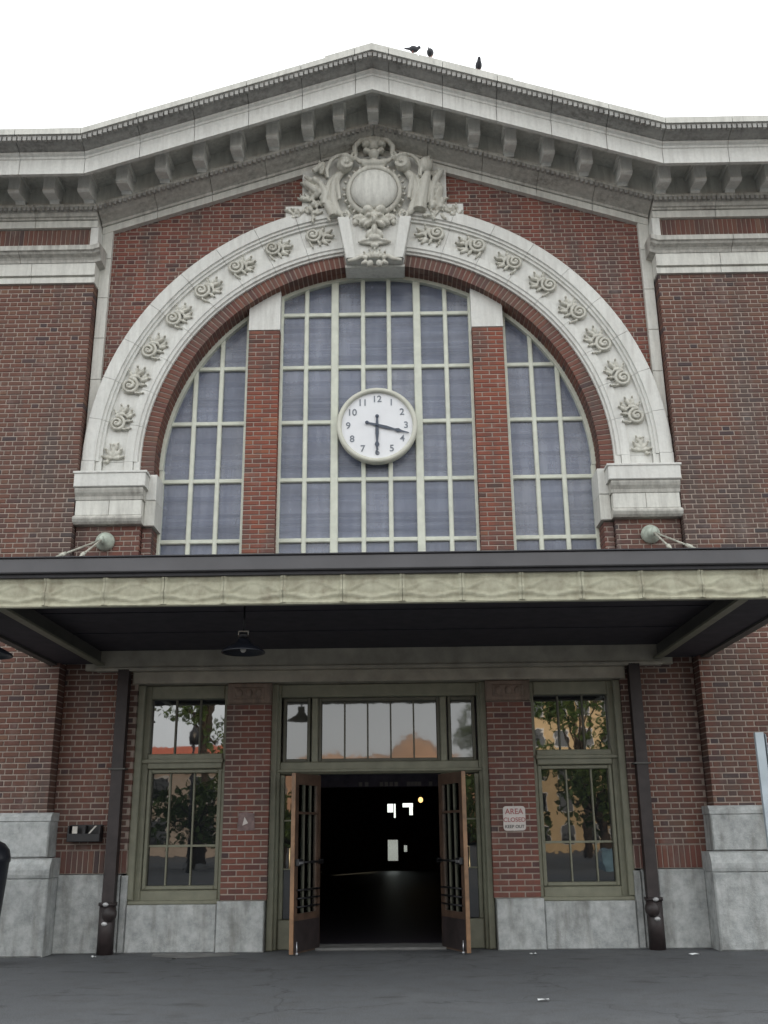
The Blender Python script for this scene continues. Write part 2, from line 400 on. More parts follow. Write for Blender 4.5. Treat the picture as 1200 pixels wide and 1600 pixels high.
# jambs under the canopy, springer piers
for s in (-1, 1):
    def I(a, b, s=s): return lambda z: [(a, b)] if s > 0 else [(-b, -a)]
    m = MB(); wl = len(walls); walls.append(None)
    fill(m, 0, .3, I(3.33, 4.355), 1.26, 3.95, .25, wl)
    q = (3.33, 4.355) if s > 0 else (-4.355, -3.33); soldier(m, 0, .3, q[0], q[1], .965, 1.255, .5, wl)
    walls[wl] = m.build('jamb_wall', M['mortar'], ST)
    m = MB(); wl = len(walls); walls.append(None)
    fill(m, -.12, .4, I(3.42, 4.352), 3.96, 5.70, .45, wl); fill(m, -.03, .4, I(3.27, 3.415), 3.96, 5.69, .45, wl)
    walls[wl] = m.build('springer_pier', M['mortar'], ST)
    m = MB(); wl = len(walls); walls.append(None)
    fill(m, 0, .33, I(1.475, 2.085), .62, 3.14, .6, wl, 'running')
    walls[wl] = m.build('door_pier', M['mortar'], ST)
    m = MB(); wl = len(walls); walls.append(None)
    fill(m, .15, .35, I(1.505, 1.985), 4.3, 8.96, 1.0, wl, 'running')
    walls[wl] = m.build('window_pier', M['mortar'], ST)
    # cream cap of the window pier cut to the arch
    R = 3.32; xs = [1.50+.49*i/8 for i in range(9)]
    poly = [(s*1.50, 8.965), (s*1.99, 8.965)]+[(s*x, Z0+math.sqrt(R*R-x*x)) for x in xs[::-1]]
    m = MB(); m.prism(poly, .14, .5); m.build('pier_cap', M['cream_clean'], ST)
# brick arch ring (two rings deep)
m = MB(); ring = MB(); nb = 138; a0 = math.asin((6.49-Z0)/3.4)
wl = len(walls)
for k in range(nb):
    a = a0+(PI-2*a0)*(k+.5)/nb; rot = Matrix.Rotation(-a, 3, 'Y'); hw = (PI-2*a0)*3.4/nb/2-.0105
    t = rt(.8)
    for (ya, yb) in ((-.008, .155), (.168, .33)):
        c = rot@Vector((3.405, 0, 0))
        ring.rbox((c.x, (ya+yb)/2, Z0+c.z), .105, (yb-ya)/2, hw, rot, (rt(.8), .35))
    a1 = a0+(PI-2*a0)*k/nb; a2 = a0+(PI-2*a0)*(k+1)/nb
    vs = []
    for q in (a1, a2):
        for r in (3.308, 3.53):
            for y in (.004, .40): vs.append((r*math.cos(q), y, Z0+r*math.sin(q)))
    m.add(vs, [(0, 2, 6, 4), (1, 5, 7, 3), (0, 4, 5, 1), (2, 3, 7, 6)])
arch_bed = m.build('brick_arch', M['mortar'], ST)
ring.build('arch_brick', M['brick'], arch_bed, kind='stuff')
# bricks: 300 nearest as parts, the rest joined
def brickmesh(mb, c0, c1, z, h, y, d, tone):
    b = .004; mb.bbox(c0, c1, y, y+d, z, z+h, b, tone)
def near(b):
    p = Vector(((b[0]+b[1])/2, b[4], b[2])); d = (p-CAMLOC).length
    return d if (abs(p.x) < 4.95 and b[1]-b[0] > .09 and b[1]-b[0] < .26) else 99
order = sorted(range(len(BR)), key=lambda i: near(BR[i])); solo = set(order[:300]); cache = {}; rest = MB()
for i, (c0, c1, z, h, y, d, wl, hue) in enumerate(BR):
    t = rt(hue)
    if i in solo:
        k = (round(c1-c0, 3), round(h, 3), round(d, 2), round(hue, 2), int(t*6))
        if k not in cache:
            b = MB(); brickmesh(b, -(c1-c0)/2, (c1-c0)/2, -h/2, h, 0, d, (t, hue)); cache[k] = b.mesh('brick', M['brick'])
        put('brick', cache[k], walls[wl], ((c0+c1)/2, y, z+h/2))
    else: brickmesh(rest, c0, c1, z, h, y, d, (t, hue))
rest_me = rest.mesh('brickwork', M['brick'], fix=False); put('brickwork', rest_me, ST, kind='stuff')

# granite base
def stone(x0, x1, y0, y1, z0, z1, b=.012, mat='stone'):
    for s in (-1, 1):
        a, c = (x0, x1) if s > 0 else (-x1, -x0)
        B1('stone', M[mat], ST, a, c, y0, y1, z0, z1, b)
stone(1.50, 2.115, -.05, .3, 0, .615); stone(2.125, 3.30, .0, .3, 0, .575); stone(3.31, 3.40, .02, .3, 0, .94)
stone(3.41, 3.60, .03, .3, 0, .95); stone(3.61, 4.22, -.02, .3, 0, .955)
for s in (-1, 1):
    xa = 4.22
    for i, (w0, w1) in enumerate(((4.22, 5.35), (5.36, 6.5), (6.51, 7.7), (7.71, 8.99))):
        B1('stone', M['stone'], ST, *sorted((s*w0, s*w1)), -.39, .25, 0, .925, .02)
        m = MB(); pr = [(.25, .93), (-.39, .93), (-.40, .97), (-.40, 1.03), (-.375, 1.10), (-.345, 1.15), (-.345, 1.17), (.25, 1.17)]
        w0b = w0 if i else 4.21
        m.sweep(pr, sorted((s*w0b, s*w1)), lambda x: 0); m.build('base_moulding', M['stone'], ST)
        B1('stone', M['stone'], ST, *sorted((s*(w0+(.06 if i == 0 else 0)), s*w1)), -.335, .25, 1.18, 1.625, .015)
        m = MB(); pr = [(.25, 1.63), (-.335, 1.63), (-.33, 1.68), (-.29, 1.72), (-.255, 1.735), (.25, 1.735)]
        m.sweep(pr, sorted((s*(w0+(.05 if i == 0 else 0)), s*w1)), lambda x: 0); m.build('plinth_cap', M['stone'], ST)

# cornice, sheared up over the gable
core = MB()
BK = [-9.3, -4.36, 0, 4.36, 9.3]
def runs(a, b, L_, off=0):
    n = max(1, round((b-a)/L_)); return [(a+(b-a)*i/n, a+(b-a)*(i+1)/n) for i in range(n)]
core.sweep([(.2, 10.6), (-.05, 10.6), (-.05, 10.9), (-.38, 10.9), (-.38, 11.255), (-1.0, 11.27), (-1.1, 11.30), (-1.15, 11.4), (-1.2, 11.49), (.2, 11.49)], BK, zo)
CO = core.build('cornice', M['cream'], ST)
def stones(prof, a, b, L_, mat, name='cornice_stone', gap=.004):
    for x0, x1 in runs(a, b, L_):
        xs = [x0+gap]+[q for q in BK if x0+gap < q < x1-gap]+[x1-gap]
        m = MB(); m.sweep(prof, xs, zo); m.build(name, M[mat], CO)
bandL = [(0, 9.60), (-.29, 9.60), (-.29, 9.695), (-.27, 9.70), (-.27, 9.715), (-.32, 9.72), (-.32, 9.925), (0, 9.925)]
ledge = [(0, 9.93), (-.33, 9.93), (-.345, 9.97), (-.37, 10.0), (-.43, 10.03), (-.45, 10.06), (-.48, 10.07), (-.48, 10.15), (-.25, 10.195), (0, 10.195)]
def prof_flip(p): return p
for s in (-1, 1):
    for nm, pr, xi, L_, mt in (('string_course', bandL, 4.34, .95, 'cream'), ('ledge_stone', ledge, 4.25, 1.2, 'soot2')):
        q = sorted((s*xi, s*9.3)); stones([(y, z) for y, z in pr], q[0], q[1], L_, mt, nm)
    q = sorted((s*4.365, s*9.3))
    stones([(0, 10.585), (-.30, 10.585), (-.30, 10.705), (0, 10.705)], q[0], q[1], .95, 'cream')
    stones([(0, 10.71), (-.33, 10.71), (-.33, 10.74), (-.36, 10.75), (-.38, 10.80), (-.44, 10.85), (-.46, 10.86), (-.46, 10.905), (0, 10.905)], q[0], q[1], .95, 'soot2')
    # small post at the end of the soldier course, and the cream strip beside the spandrel
    B1('end_post', M['cream_clean'], CO, *sorted((s*4.345, s*4.47)), -.30, 0, 10.2, 10.58)
    zs = [6.5, 7.3, 8.05, 8.75, 9.45, 10.15, 10.68]
    for z0_, z1_ in zip(zs, zs[1:]):
        B1('strip_stone', M['cream'], CO, *sorted((s*4.185, s*4.345)), -.08, .1, z0_+.003, z1_-.003)
    q = sorted((s*.0, s*4.355))
    stones([(.1, 10.585), (-.09, 10.585), (-.09, 10.705), (.1, 10.705)], q[0], q[1], .87, 'cream')
    stones([(.1, 10.71), (-.12, 10.71), (-.13, 10.745), (-.20, 10.765), (-.30, 10.79), (-.42, 10.84), (-.46, 10.86), (-.46, 10.905), (.1, 10.905)], q[0], q[1], .87, 'soot2')
for a, b, L_ in ((-9.3, -4.36, .95), (-4.36, -.26, .82), (-.26, .26, 1), (.26, 4.36, .82), (4.36, 9.3, .95)):
    stones([(-.3, 11.31), (-.9, 11.305), (-1.04, 11.26), (-1.085, 10.955), (-1.15, 10.955), (-1.15, 11.205), (-1.165, 11.215), (-1.165, 11.25), (-1.20, 11.275), (-1.20, 11.31)], a, b, L_, 'cream_clean', 'corona_stone')
    stones([(-.6, 11.315), (-1.20, 11.315), (-1.235, 11.325), (-1.30, 11.34), (-1.38, 11.37), (-1.43, 11.415), (-1.43, 11.50), (-.6, 11.50)], a, b, L_, 'soot', 'cyma_stone')
    stones([(-.6, 11.505), (-1.435, 11.43), (-1.46, 11.43), (-1.46, 11.525), (-1.40, 11.54), (-.6, 11.54)], a, b, L_, 'cream', 'cornice_lip')
for a, b, y in ((-9.3, -4.36, -1.30), (-4.36, -.72, -1.30), (-.72, 2.15, -1.455), (2.15, 4.36, -1.30), (4.36, 9.3, -1.30)):
    tp = 11.575 if y < -1.4 else 11.675
    stones([(-.4, 11.53), (y, 11.53), (y, tp-.015), (y+.02, tp), (-.4, 11.75)], a, b, 1.4, 'cream' if y < -1.4 else 'soot2', 'parapet_stone')
m = MB(); x = -6.4
while x < 6.4:
    for yy, zz, w, h in ((-.435, 10.835, .022, .030), (-1.415, 11.375, .026, .034)):
        m.box(x-w, x+w, yy-.022, yy+.03, zz-h+zo(x), zz+h+zo(x))
    x += .075
m.build('egg_moulding', M['soot'], CO, kind='stuff')
# modillions
mo = MB()
def ext(prof, w): mo.sweep(prof, [-w, w], lambda x: 0)
ext([(-.36, -.26), (-.50, -.275), (-.66, -.305), (-.75, -.315), (-.785, -.295), (-.79, -.265), (-.778, -.25), (-.78, -.10), (-.79, -.045), (-.36, -.045)], .088)
ext([(-.36, -.043), (-.81, -.043), (-.83, -.01), (-.83, .035), (-.36, .035)], .118)
ext([(-.36, -.33), (-.47, -.32), (-.50, -.27), (-.36, -.255)], .075)
mo_me = mo.mesh('modillion', M['cream_clean'])
import bmesh as _bm
for x in [0]+[s*q for q in (.545, 1.04, 1.59, 2.15, 2.73, 3.305, 3.90, 4.48, 5.02, 5.56, 6.1, 6.64, 7.18, 7.72, 8.26, 8.8) for s in (-1, 1)]:
    put('modillion', mo_me, CO, (x, 0, 11.225+zo(x)-(.05 if abs(x) < .1 else 0)))

# ------------------------------------------------------------------ white arch
AR = MB(); na = 64
for k in range(na):
    a1, a2 = [PI*(k+j)/na for j in (0, 1)]
    vs = []
    for q in (a1, a2):
        for r in (3.53, 4.33):
            for y in (-.045, .3): vs.append((r*math.cos(q), y, Z0+r*math.sin(q)))
    AR.add(vs, [(0, 2, 6, 4), (1, 5, 7, 3), (0, 4, 5, 1), (2, 3, 7, 6)])
ARCH = AR.build('stone_arch', M['soot2'], ST)
prof = [(4.345, .05), (4.345, -.15), (4.33, -.16), (4.15, -.16), (4.14, -.13), (4.105, -.13), (4.095, -.10), (4.06, -.10), (4.05, -.06), (3.735, -.06), (3.725, -.095), (3.60, -.10), (3.585, -.08), (3.545, -.075), (3.535, -.045), (3.505, -.04), (3.50, .0), (3.50, .05)]
def arch_stone(a1, a2):
    m = MB(); n = max(2, round((a2-a1)/.05)); P = len(prof); vs = []; fs = []
    for i in range(n+1):
        a = a1+.0007+(a2-a1-.0014)*i/n
        for r, y in prof: vs.append((r*math.cos(a), y, Z0+r*math.sin(a)))
    for i in range(n):
        for k in range(P): fs.append((i*P+k, i*P+(k+1) % P, (i+1)*P+(k+1) % P, (i+1)*P+k))
    fs += [tuple(range(P)), tuple(range(n*P, n*P+P))[::-1]]
    m.add(vs, fs); return m.build('arch_stone', M['cream_clean'], ARCH)
top = math.radians(82)
for k in range(9):
    arch_stone(top*k/9, top*(k+1)/9); arch_stone(PI-top*(k+1)/9, PI-top*k/9)
for s in (-1, 1):
    # stilted foot of the arch down to the springer
    for (r0, r1, y) in ((4.15, 4.345, -.16), (4.06, 4.145, -.115), (3.73, 4.055, -.06), (3.60, 3.725, -.10), (3.50, 3.595, -.07)):
        B1('arch_foot', M['cream_clean'], ARCH, *sorted((s*r0, s*r1)), y, .2, 6.485, 6.699, .002)
# scroll ornaments
so_ = MB()
def leaf(mb, x, z, ang, ln, wd, dp=.04, y=-.01):
    rot = Matrix.Rotation(-math.radians(ang), 3, 'Y')
    mb.ell((x+math.cos(math.radians(ang))*ln/2, y, z+math.sin(math.radians(ang))*ln/2), (ln*.55, dp, wd), rot, 10, 8)
    mb.ell((x+math.cos(math.radians(ang))*ln, y-dp*.7, z+math.sin(math.radians(ang))*ln), (wd*.8, dp*.8, wd*.6), rot, 8, 6)
sp = []
for i in range(60):
    a = i/59*2*PI*1.9; r = .125*(1-i/59*.86); sp.append((r*math.cos(-a+PI*.62)-.02, -.035-.045*(i/59), r*math.sin(-a+PI*.62)-.085))
so_.tube(sp, [.025*(1-.30*i/59) for i in range(60)], 10)
so_.ell((-.02, .0, -.085), (.13, .035, .13)); so_.ell((-.02, -.07, -.085), (.026, .035, .026))
so_.tube([(-.08, -.03, .03), (-.02, -.045, .07), (.05, -.04, .08), (.11, -.03, .05)], [.02, .026, .024, .014], 8)
for a_ in ((.0, .08, 100, .15, .030), (.02, .08, 68, .17, .030), (-.05, .06, 135, .09, .026), (.10, .03, 35, .13, .032), (.10, -.02, 5, .10, .028), (.10, .05, 62, .13, .028), (.08, -.17, 15, .14, .020)):
    leaf(so_, *a_, .045, -.02)
so_me = remeshed(so_, .0085, 1, M['carved'], 'scroll_ornament')
sh = MB()
for a_ in ((.0, -.08, 90, .16, .035), (.0, -.10, 45, .16, .034), (.0, -.10, 135, .16, .034), (.0, -.12, 10, .15, .03), (.0, -.12, 170, .15, .03), (-.05, -.16, 200, .06, .03), (0, 0, 60, .12, .03), (0, 0, 120, .1, .03)):
    leaf(sh, *a_)
sh_me = remeshed(sh, .010, 2, M['carved'], 'leaf_ornament')
for deg in (103.3, 113.3, 122.9, 132.5, 141.9, 151.3, 160.5, 169.9, 177.8):
    a = math.radians(deg)
    for s in (-1, 1):
        mesh = sh_me if deg > 175 else so_me
        ob = put('scroll_ornament' if mesh is so_me else 'leaf_ornament', mesh, ARCH, (s*-3.90*math.cos(a), -.07, Z0+3.90*math.sin(a)+(.03 if deg > 175 else 0)))
        # local +z runs along the arch towards the crown
        rot = PI-a
        if s < 0: ob.rotation_euler = (0, rot, 0)
        else: ob.rotation_euler = (0, -rot, 0)
        ob.location.x = s*3.90*abs(math.cos(a)); v = random.uniform(.94, 1.06); ob.scale = (-s*v, 1, v)
# springers
for s in (-1, 1):
    q = lambda a, b: sorted((s*a, s*b))
    SP = B1('springer', M['cream_clean'], ST, *q(3.335, 4.375), -.33, .1, 6.235, 6.48, .012)
    for a, b in ((3.335, 3.8), (3.8, 4.375)): pass
    B1('springer_lip', M['cream_clean'], SP, *q(3.32, 4.39), -.345, .1, 6.44, 6.475, .006)
    m = MB(); m.sweep([(.1, 6.06), (-.24, 6.06), (-.25, 6.11), (-.285, 6.16), (-.30, 6.20), (-.30, 6.23), (.1, 6.23)], q(3.37, 4.36), lambda x: 0); m.build('springer_moulding', M['soot2'], SP)
    for a, b in ((3.39, 3.86), (3.865, 4.35)): B1('springer_stone', M['cream'], SP, *q(a, b), -.235, .1, 5.83, 6.055, .006)
    m = MB(); m.sweep([(.1, 5.70), (-.22, 5.70), (-.25, 5.73), (-.27, 5.77), (-.27, 5.79), (-.245, 5.82), (-.235, 5.828), (.1, 5.828)], q(3.375, 4.37), lambda x: 0); m.build('springer_base', M['soot2'], SP)
    B1('jamb_stone', M['cream_clean'], SP, *q(3.225, 3.385), -.10, .32, 6.09, 6.487, .01); B1('jamb_stone', M['cream'], SP, *q(3.225, 3.385), -.10, .32, 5.70, 6.084, .01)
# keystone and cartouche
KS = MB(); KS.prism([(-.45, 9.975), (.45, 9.975), (.585, 10.72), (-.585, 10.72)], -.24, .3)
KS.prism([(-.44, 9.965), (-.30, 9.965), (-.40, 10.70), (-.575, 10.70)], -.29, -.2); KS.prism([(.30, 9.965), (.44, 9.965), (.575, 10.70), (.40, 10.70)], -.29, -.2)
KS.prism([(-.465, 9.93), (.465, 9.93), (.47, 9.97), (-.47, 9.97)], -.06, .27)
KEY = KS.build('keystone', M['cream_clean'], ST)
bk = MB()
bk.prism([(-1.16, 10.86), (-.56, 10.98), (-.56, 10.66), (.56, 10.66), (.56, 10.98), (1.16, 10.86), (1.16, 11.66), (.55, 11.95), (-.55, 11.95), (-1.16, 11.66)], -.12, .2)
bk.prism([(-1.42, 10.78), (-1.16, 10.87), (-1.16, 11.02), (-1.42, 11.02)], -.13, .1); bk.prism([(1.16, 10.87), (1.42, 10.78), (1.42, 11.02), (1.16, 11.02)], -.13, .1)
CT = bk.build('cartouche_back', M['cream_clean'], ST)
c = MB(); Zc = 11.19
def E(x, z, rx, rz, ry=.08, y=-.2, ang=0, both=True):
    for s in ((-1, 1) if both else (1,)):
        c.ell((s*x, y, Zc+z), (rx, ry, rz), Matrix.Rotation(-math.radians(ang)*s, 3, 'Y'), 14, 10)
def T(pts, r, both=True, y=-.2):
    for s in ((-1, 1) if both else (1,)):
        c.tube([(s*p[0], (p[2] if len(p) > 2 else y), Zc+p[1]) for p in pts], r, 10)
def spiral(x, z, r, turns, start, w, y=-.2, dirn=1, both=True):
    pts = [(x+r*(1-.8*i/30)*math.cos(start+dirn*turns*2*PI*i/30), z+r*(1-.8*i/30)*math.sin(start+dirn*turns*2*PI*i/30), y-.06*i/30) for i in range(31)]
    T(pts, [w*(1-.4*i/30) for i in range(31)], both)
# shield rim, egg beads
T([(.40*math.sin(2*PI*i/40), .02+.43*math.cos(2*PI*i/40)) for i in range(41)], .05, False, -.24)
for i in range(26):
    a = 2*PI*i/26; c.ell((.49*math.sin(a), -.22, Zc+.02+.50*math.cos(a)), (.026, .035, .032), None, 8, 6)
E(0, 0, .50, .52, .12, -.10, 0, False)
# side wings of the shield: fluted drapes with curled ends
T([(.50, .42), (.60, .30), (.66, .10), (.66, -.12), (.58, -.34), (.48, -.44)], [.05, .07, .075, .07, .06, .04])
T([(.56, .40), (.70, .26), (.77, .05), (.76, -.15), (.70, -.32)], [.035, .045, .05, .045, .03])
T([(.60, .25), (.58, .05), (.55, -.15)], [.03, .045, .03], True, -.26)
spiral(.47, -.44, .085, 1.3, PI/2, .028, -.24)
E(.47, .50, .13, .14, .12, -.26, 10); E(.44, .60, .13, .06, .13, -.28, 15); spiral(.45, .49, .10, 1.3, PI, .028, -.33)
T([(.60, .66), (.70, .56), (.76, .40), (.74, .25)], [.028, .036, .032, .02], True, -.28)
T([(.40, .68), (.50, .70), (.60, .67)], [.03, .03, .03], True, -.26)
# crest
T([(-.30, .66), (-.31, .84), (-.22, .96), (0, 1.0), (.22, .96), (.31, .84), (.30, .66)], .045, False, -.26)
E(0, .90, .20, .11, .10, -.22, 0, False); E(.12, .86, .075, .05, .08, -.30, -15); E(0, .66, .085, .085, .10, -.30, 0, False)
E(.11, .74, .07, .045, .07, -.28, 20); T([(.12, .55), (.24, .56), (.31, .64)], [.05, .04, .03], True, -.27); E(0, .52, .22, .07, .10, -.24, 0, False)
spiral(.33, .66, .06, 1.2, PI/2, .02, -.28)
# mask and pendant on the keystone
E(.10, -.40, .09, .075, .10, -.32, 20); E(0, -.52, .17, .16, .10, -.27, 0, False); E(.085, -.52, .055, .04, .06, -.36, -15)
E(.16, -.60, .10, .06, .08, -.30, -30); E(.22, -.50, .07, .06, .06, -.28, 30); E(.10, -.66, .085, .04, .07, -.33, -35); E(0, -.60, .035, .08, .08, -.37, 0, False)
spiral(.26, -.52, .07, 1.2, 0, .024, -.27); E(.30, -.58, .05, .05, .05, -.26)
E(0, -.76, .055, .12, .09, -.30, 0, False); E(.08, -.80, .05, .09, .07, -.28, 30); E(0, -.90, .10, .06, .08, -.30, 0, False); E(.13, -.93, .11, .03, .06, -.28, -10)
T([(.26, -.94), (.16, -.96), (.0, -.98)], [.02, .03, .035], True, -.28); E(0, -1.02, .06, .04, .06, -.28, 0, False)
T([(.42, -1.28), (.30, -1.25), (.20, -1.20), (.12, -1.24)], [.03, .035, .04, .03], True, -.28)
for x, a in ((0, 90), (.07, 70), (.13, 40)):
    for s in ((1,) if x == 0 else (-1, 1)): leaf(c, s*x*.5, Zc-1.22, a if s > 0 else 180-a, .13, .03, .045, -.26)
E(.07, -1.32, .05, .06, .06, -.26, 20); E(.16, -1.30, .06, .035, .05, -.25, -25)
# flanks: trophies of horns, fruit and leaves
rnd = random.Random(3)
T([(-1.12, .20), (-.95, .08), (-.84, .00)], [.055, .06, .05], False, -.22); T([(-1.12, .34), (-.98, .24), (-.9, .2)], [.03, .035, .03], False, -.2)
T([(-.98, .42), (-.88, .52), (-.80, .58)], [.05, .045, .03], False, -.22); T([(-.98, .28), (-.86, .16), (-.78, .0), (-.80, -.22)], [.035, .05, .06, .05], False, -.24)
T([(-.84, -.05), (-.70, -.3), (-.66, -.42)], [.05, .07, .06], False, -.22); T([(-.90, .62), (-.80, .50), (-.86, .38)], [.03, .04, .03], False, -.2)
c.ell((.84, -.26, Zc+.48), (.12, .11, .14), None); T([(.86, .36), (.82, .20), (.76, -.08), (.72, -.34)], [.06, .085, .10, .11], False, -.22)
T([(.72, .30), (.74, .48), (.84, .62), (.92, .66)], [.02, .03, .03, .015], False, -.24); T([(1.10, .42), (1.00, .26), (.93, .05), (.90, -.2)], [.04, .06, .06, .04], False, -.2)
T([(1.08, .1), (1.02, -.12), (1.05, -.3)], [.04, .06, .05], False, -.2)
for s in (-1, 1):
    for i in range(34):
        x = s*rnd.uniform(.72, 1.12); z = Zc+rnd.uniform(-.42, -.05) if i < 22 else Zc+rnd.uniform(-.05, .5)
        if abs(x) > .95 and z > Zc+.42: continue
        leaf(c, x, z, rnd.uniform(0, 360), rnd.uniform(.07, .15), rnd.uniform(.02, .035), .045, -.16)
    for i in range(9): leaf(c, s*rnd.uniform(1.15, 1.35), Zc+rnd.uniform(-.42, -.25), rnd.uniform(0, 180), .09, .025, .04, -.14)
    E2 = [c.ell((s*rnd.uniform(.9, 1.1), -.19, Zc+rnd.uniform(-.3, .2)), (.05, .06, .05), None, 10, 8) for i in range(7)]
cm = remeshed(c, .0115, 1, M['carved'], 'cartouche_carving'); put('cartouche_carving', cm, CT)
b = MB(); prf = [(.37*math.sin(i/10*PI/2), -.30-.16*math.cos(i/10*PI/2)) for i in range(11)]
b.lathe((0, 0, Zc-.01), prf, 40, 'y'); b.build('shield_boss', M['cream'], CT)

# ------------------------------------------------------------------ arched windows
RW = 3.31
circ = [(RW*math.cos(2*PI*i/160), Z0+RW*math.sin(2*PI*i/160)) for i in range(160)]
def clip(poly):
    """clip convex polygon by the arch circle, only above the springing"""
    for i in range(0, 81):
        a, b_ = circ[i % 160], circ[(i+1) % 160]; nx, nz = b_[1]-a[1], -(b_[0]-a[0])
        out = []
        for k in range(len(poly)):
            p, q = poly[k], poly[(k+1) % len(poly)]
            dp = (p[0]-a[0])*nx+(p[1]-a[1])*nz; dq = (q[0]-a[0])*nx+(q[1]-a[1])*nz
            if dp <= 0: out.append(p)
            if (dp < 0 < dq) or (dq < 0 < dp):
                t_ = dp/(dp-dq); out.append((p[0]+(q[0]-p[0])*t_, p[1]+(q[1]-p[1])*t_))
        poly = out
        if len(poly) < 3: return []
    return poly
ZR = [4.35, 5.58, 6.53, 7.47, 8.40, 9.325, 10.3]
def arched(name, xs, frame_xs, thick, lab):
    x0, x1 = min(xs), max(xs)
    hz = lambda x, R=RW: Z0+math.sqrt(max(0, R*R-x*x))
    # frame
    m = MB(); n = 28; aa, ab = (0 if x1 > 3.2 else math.acos(x1/RW)), (PI if x0 < -3.2 else math.acos(x0/RW)); vs = []
    for i in range(n+1):
        a = aa+(ab-aa)*i/n
        for r, y in ((RW, .30), (RW, .42), (RW-.065, .42), (RW-.065, .30)): vs.append((r*math.cos(a), y, Z0+r*math.sin(a)))
    m.add(vs, [(i*4+k, i*4+(k+1) % 4, i*4+4+(k+1) % 4, i*4+4+k) for i in range(n) for k in range(4)]); fr = m.build(name, M['frame_up'], ST, label=lab)
    for xa in frame_xs:
        w = .07; a, b_ = (xa, xa+w) if xa < (x0+x1)/2 else (xa-w, xa)
        top_ = min(hz(a), hz(b_))-.02 if abs(xa) < 3.2 else Z0
        B1('frame_jamb', M['frame_up'], fr, a, b_, .305, .42, ZR[0], top_, .01)
    cuts = sorted(xs)
    for x in cuts[1:-1]:
        w = .058 if x in thick else .034
        top_ = hz(abs(x)+w)-.02; B1('mullion' if x in thick else 'muntin', M['frame_up'], fr, x-w, x+w, .315 if x in thick else .33, .42, ZR[0], top_, .012)
    for z in ZR[1:-1]:
        R_ = RW-.03; xm = math.sqrt(max(0, R_*R_-(z+.03-Z0)**2)) if z > Z0 else 9
        a, b_ = max(x0, -xm), min(x1, xm)
        if b_-a > .1: B1('transom_bar', M['frame_up'], fr, a+.01, b_-.01, .336, .42, z-.033, z+.033, .012)
    for i in range(len(cuts)-1):
        for j in range(len(ZR)-1):
            p = clip([(cuts[i]+.01, ZR[j]+.01), (cuts[i+1]-.01, ZR[j]+.01), (cuts[i+1]-.01, ZR[j+1]-.01), (cuts[i]+.01, ZR[j+1]-.01)])
            if len(p) >= 3 and max(q[1] for q in p)-min(q[1] for q in p) > .12:
                m = MB(); ty = random.uniform(-.004, .004)
                m.prism(p, .385+ty, .392+ty); m.build('pane', M['haze'], fr)
    # curtain and inner bars
    m = MB(); nn = 60; vs = []
    for i in range(nn+1):
        x = x0+(x1-x0)*i/nn; vs += [(x, .60+.018*math.sin(x*38)+.01*math.sin(x*91), ZR[0]), (x, .60+.018*math.sin(x*38), min(9.29, hz(x, RW-.02)-.02))]
    m.add(vs, [(2*i, 2*i+2, 2*i+3, 2*i+1) for i in range(nn)], smooth=True); m.build('curtain', M['blind'], fr)
    m = MB(); m.box(x0+.02, x1-.02, .635, .65, ZR[0], 10.4); m.build('dark_backing', M['bar'], fr)
    for z in ZR[:-1]:
        for dz, h in ((.20, .04), (.32, .03), (.42, .03), (.70, .04)):
            zz = z+dz; R_ = RW-.12; xm = math.sqrt(max(0, R_*R_-(zz-Z0)**2)) if zz > Z0 else 9
            a, b_ = max(x0, -xm), min(x1, xm)
            if b_-a > .2: B1('inner_bar', M['bar'], fr, a+.03, b_-.03, .44, .46, zz-h, zz+h, .003)
    return fr
arched('arched_window', [-1.53, -1.10, -.65, -.205, .205, .65, 1.10, 1.53], [-1.535, 1.535], (-.65, .65), 'tall centre part of the arched window, crossed by the clock')
arched('arched_window', [-3.29, -2.82, -2.42, -1.99], [-3.30, -1.975], (), 'left quadrant of the arched window')
arched('arched_window', [1.99, 2.42, 2.82, 3.29], [3.30, 1.975], (), 'right quadrant of the arched window')

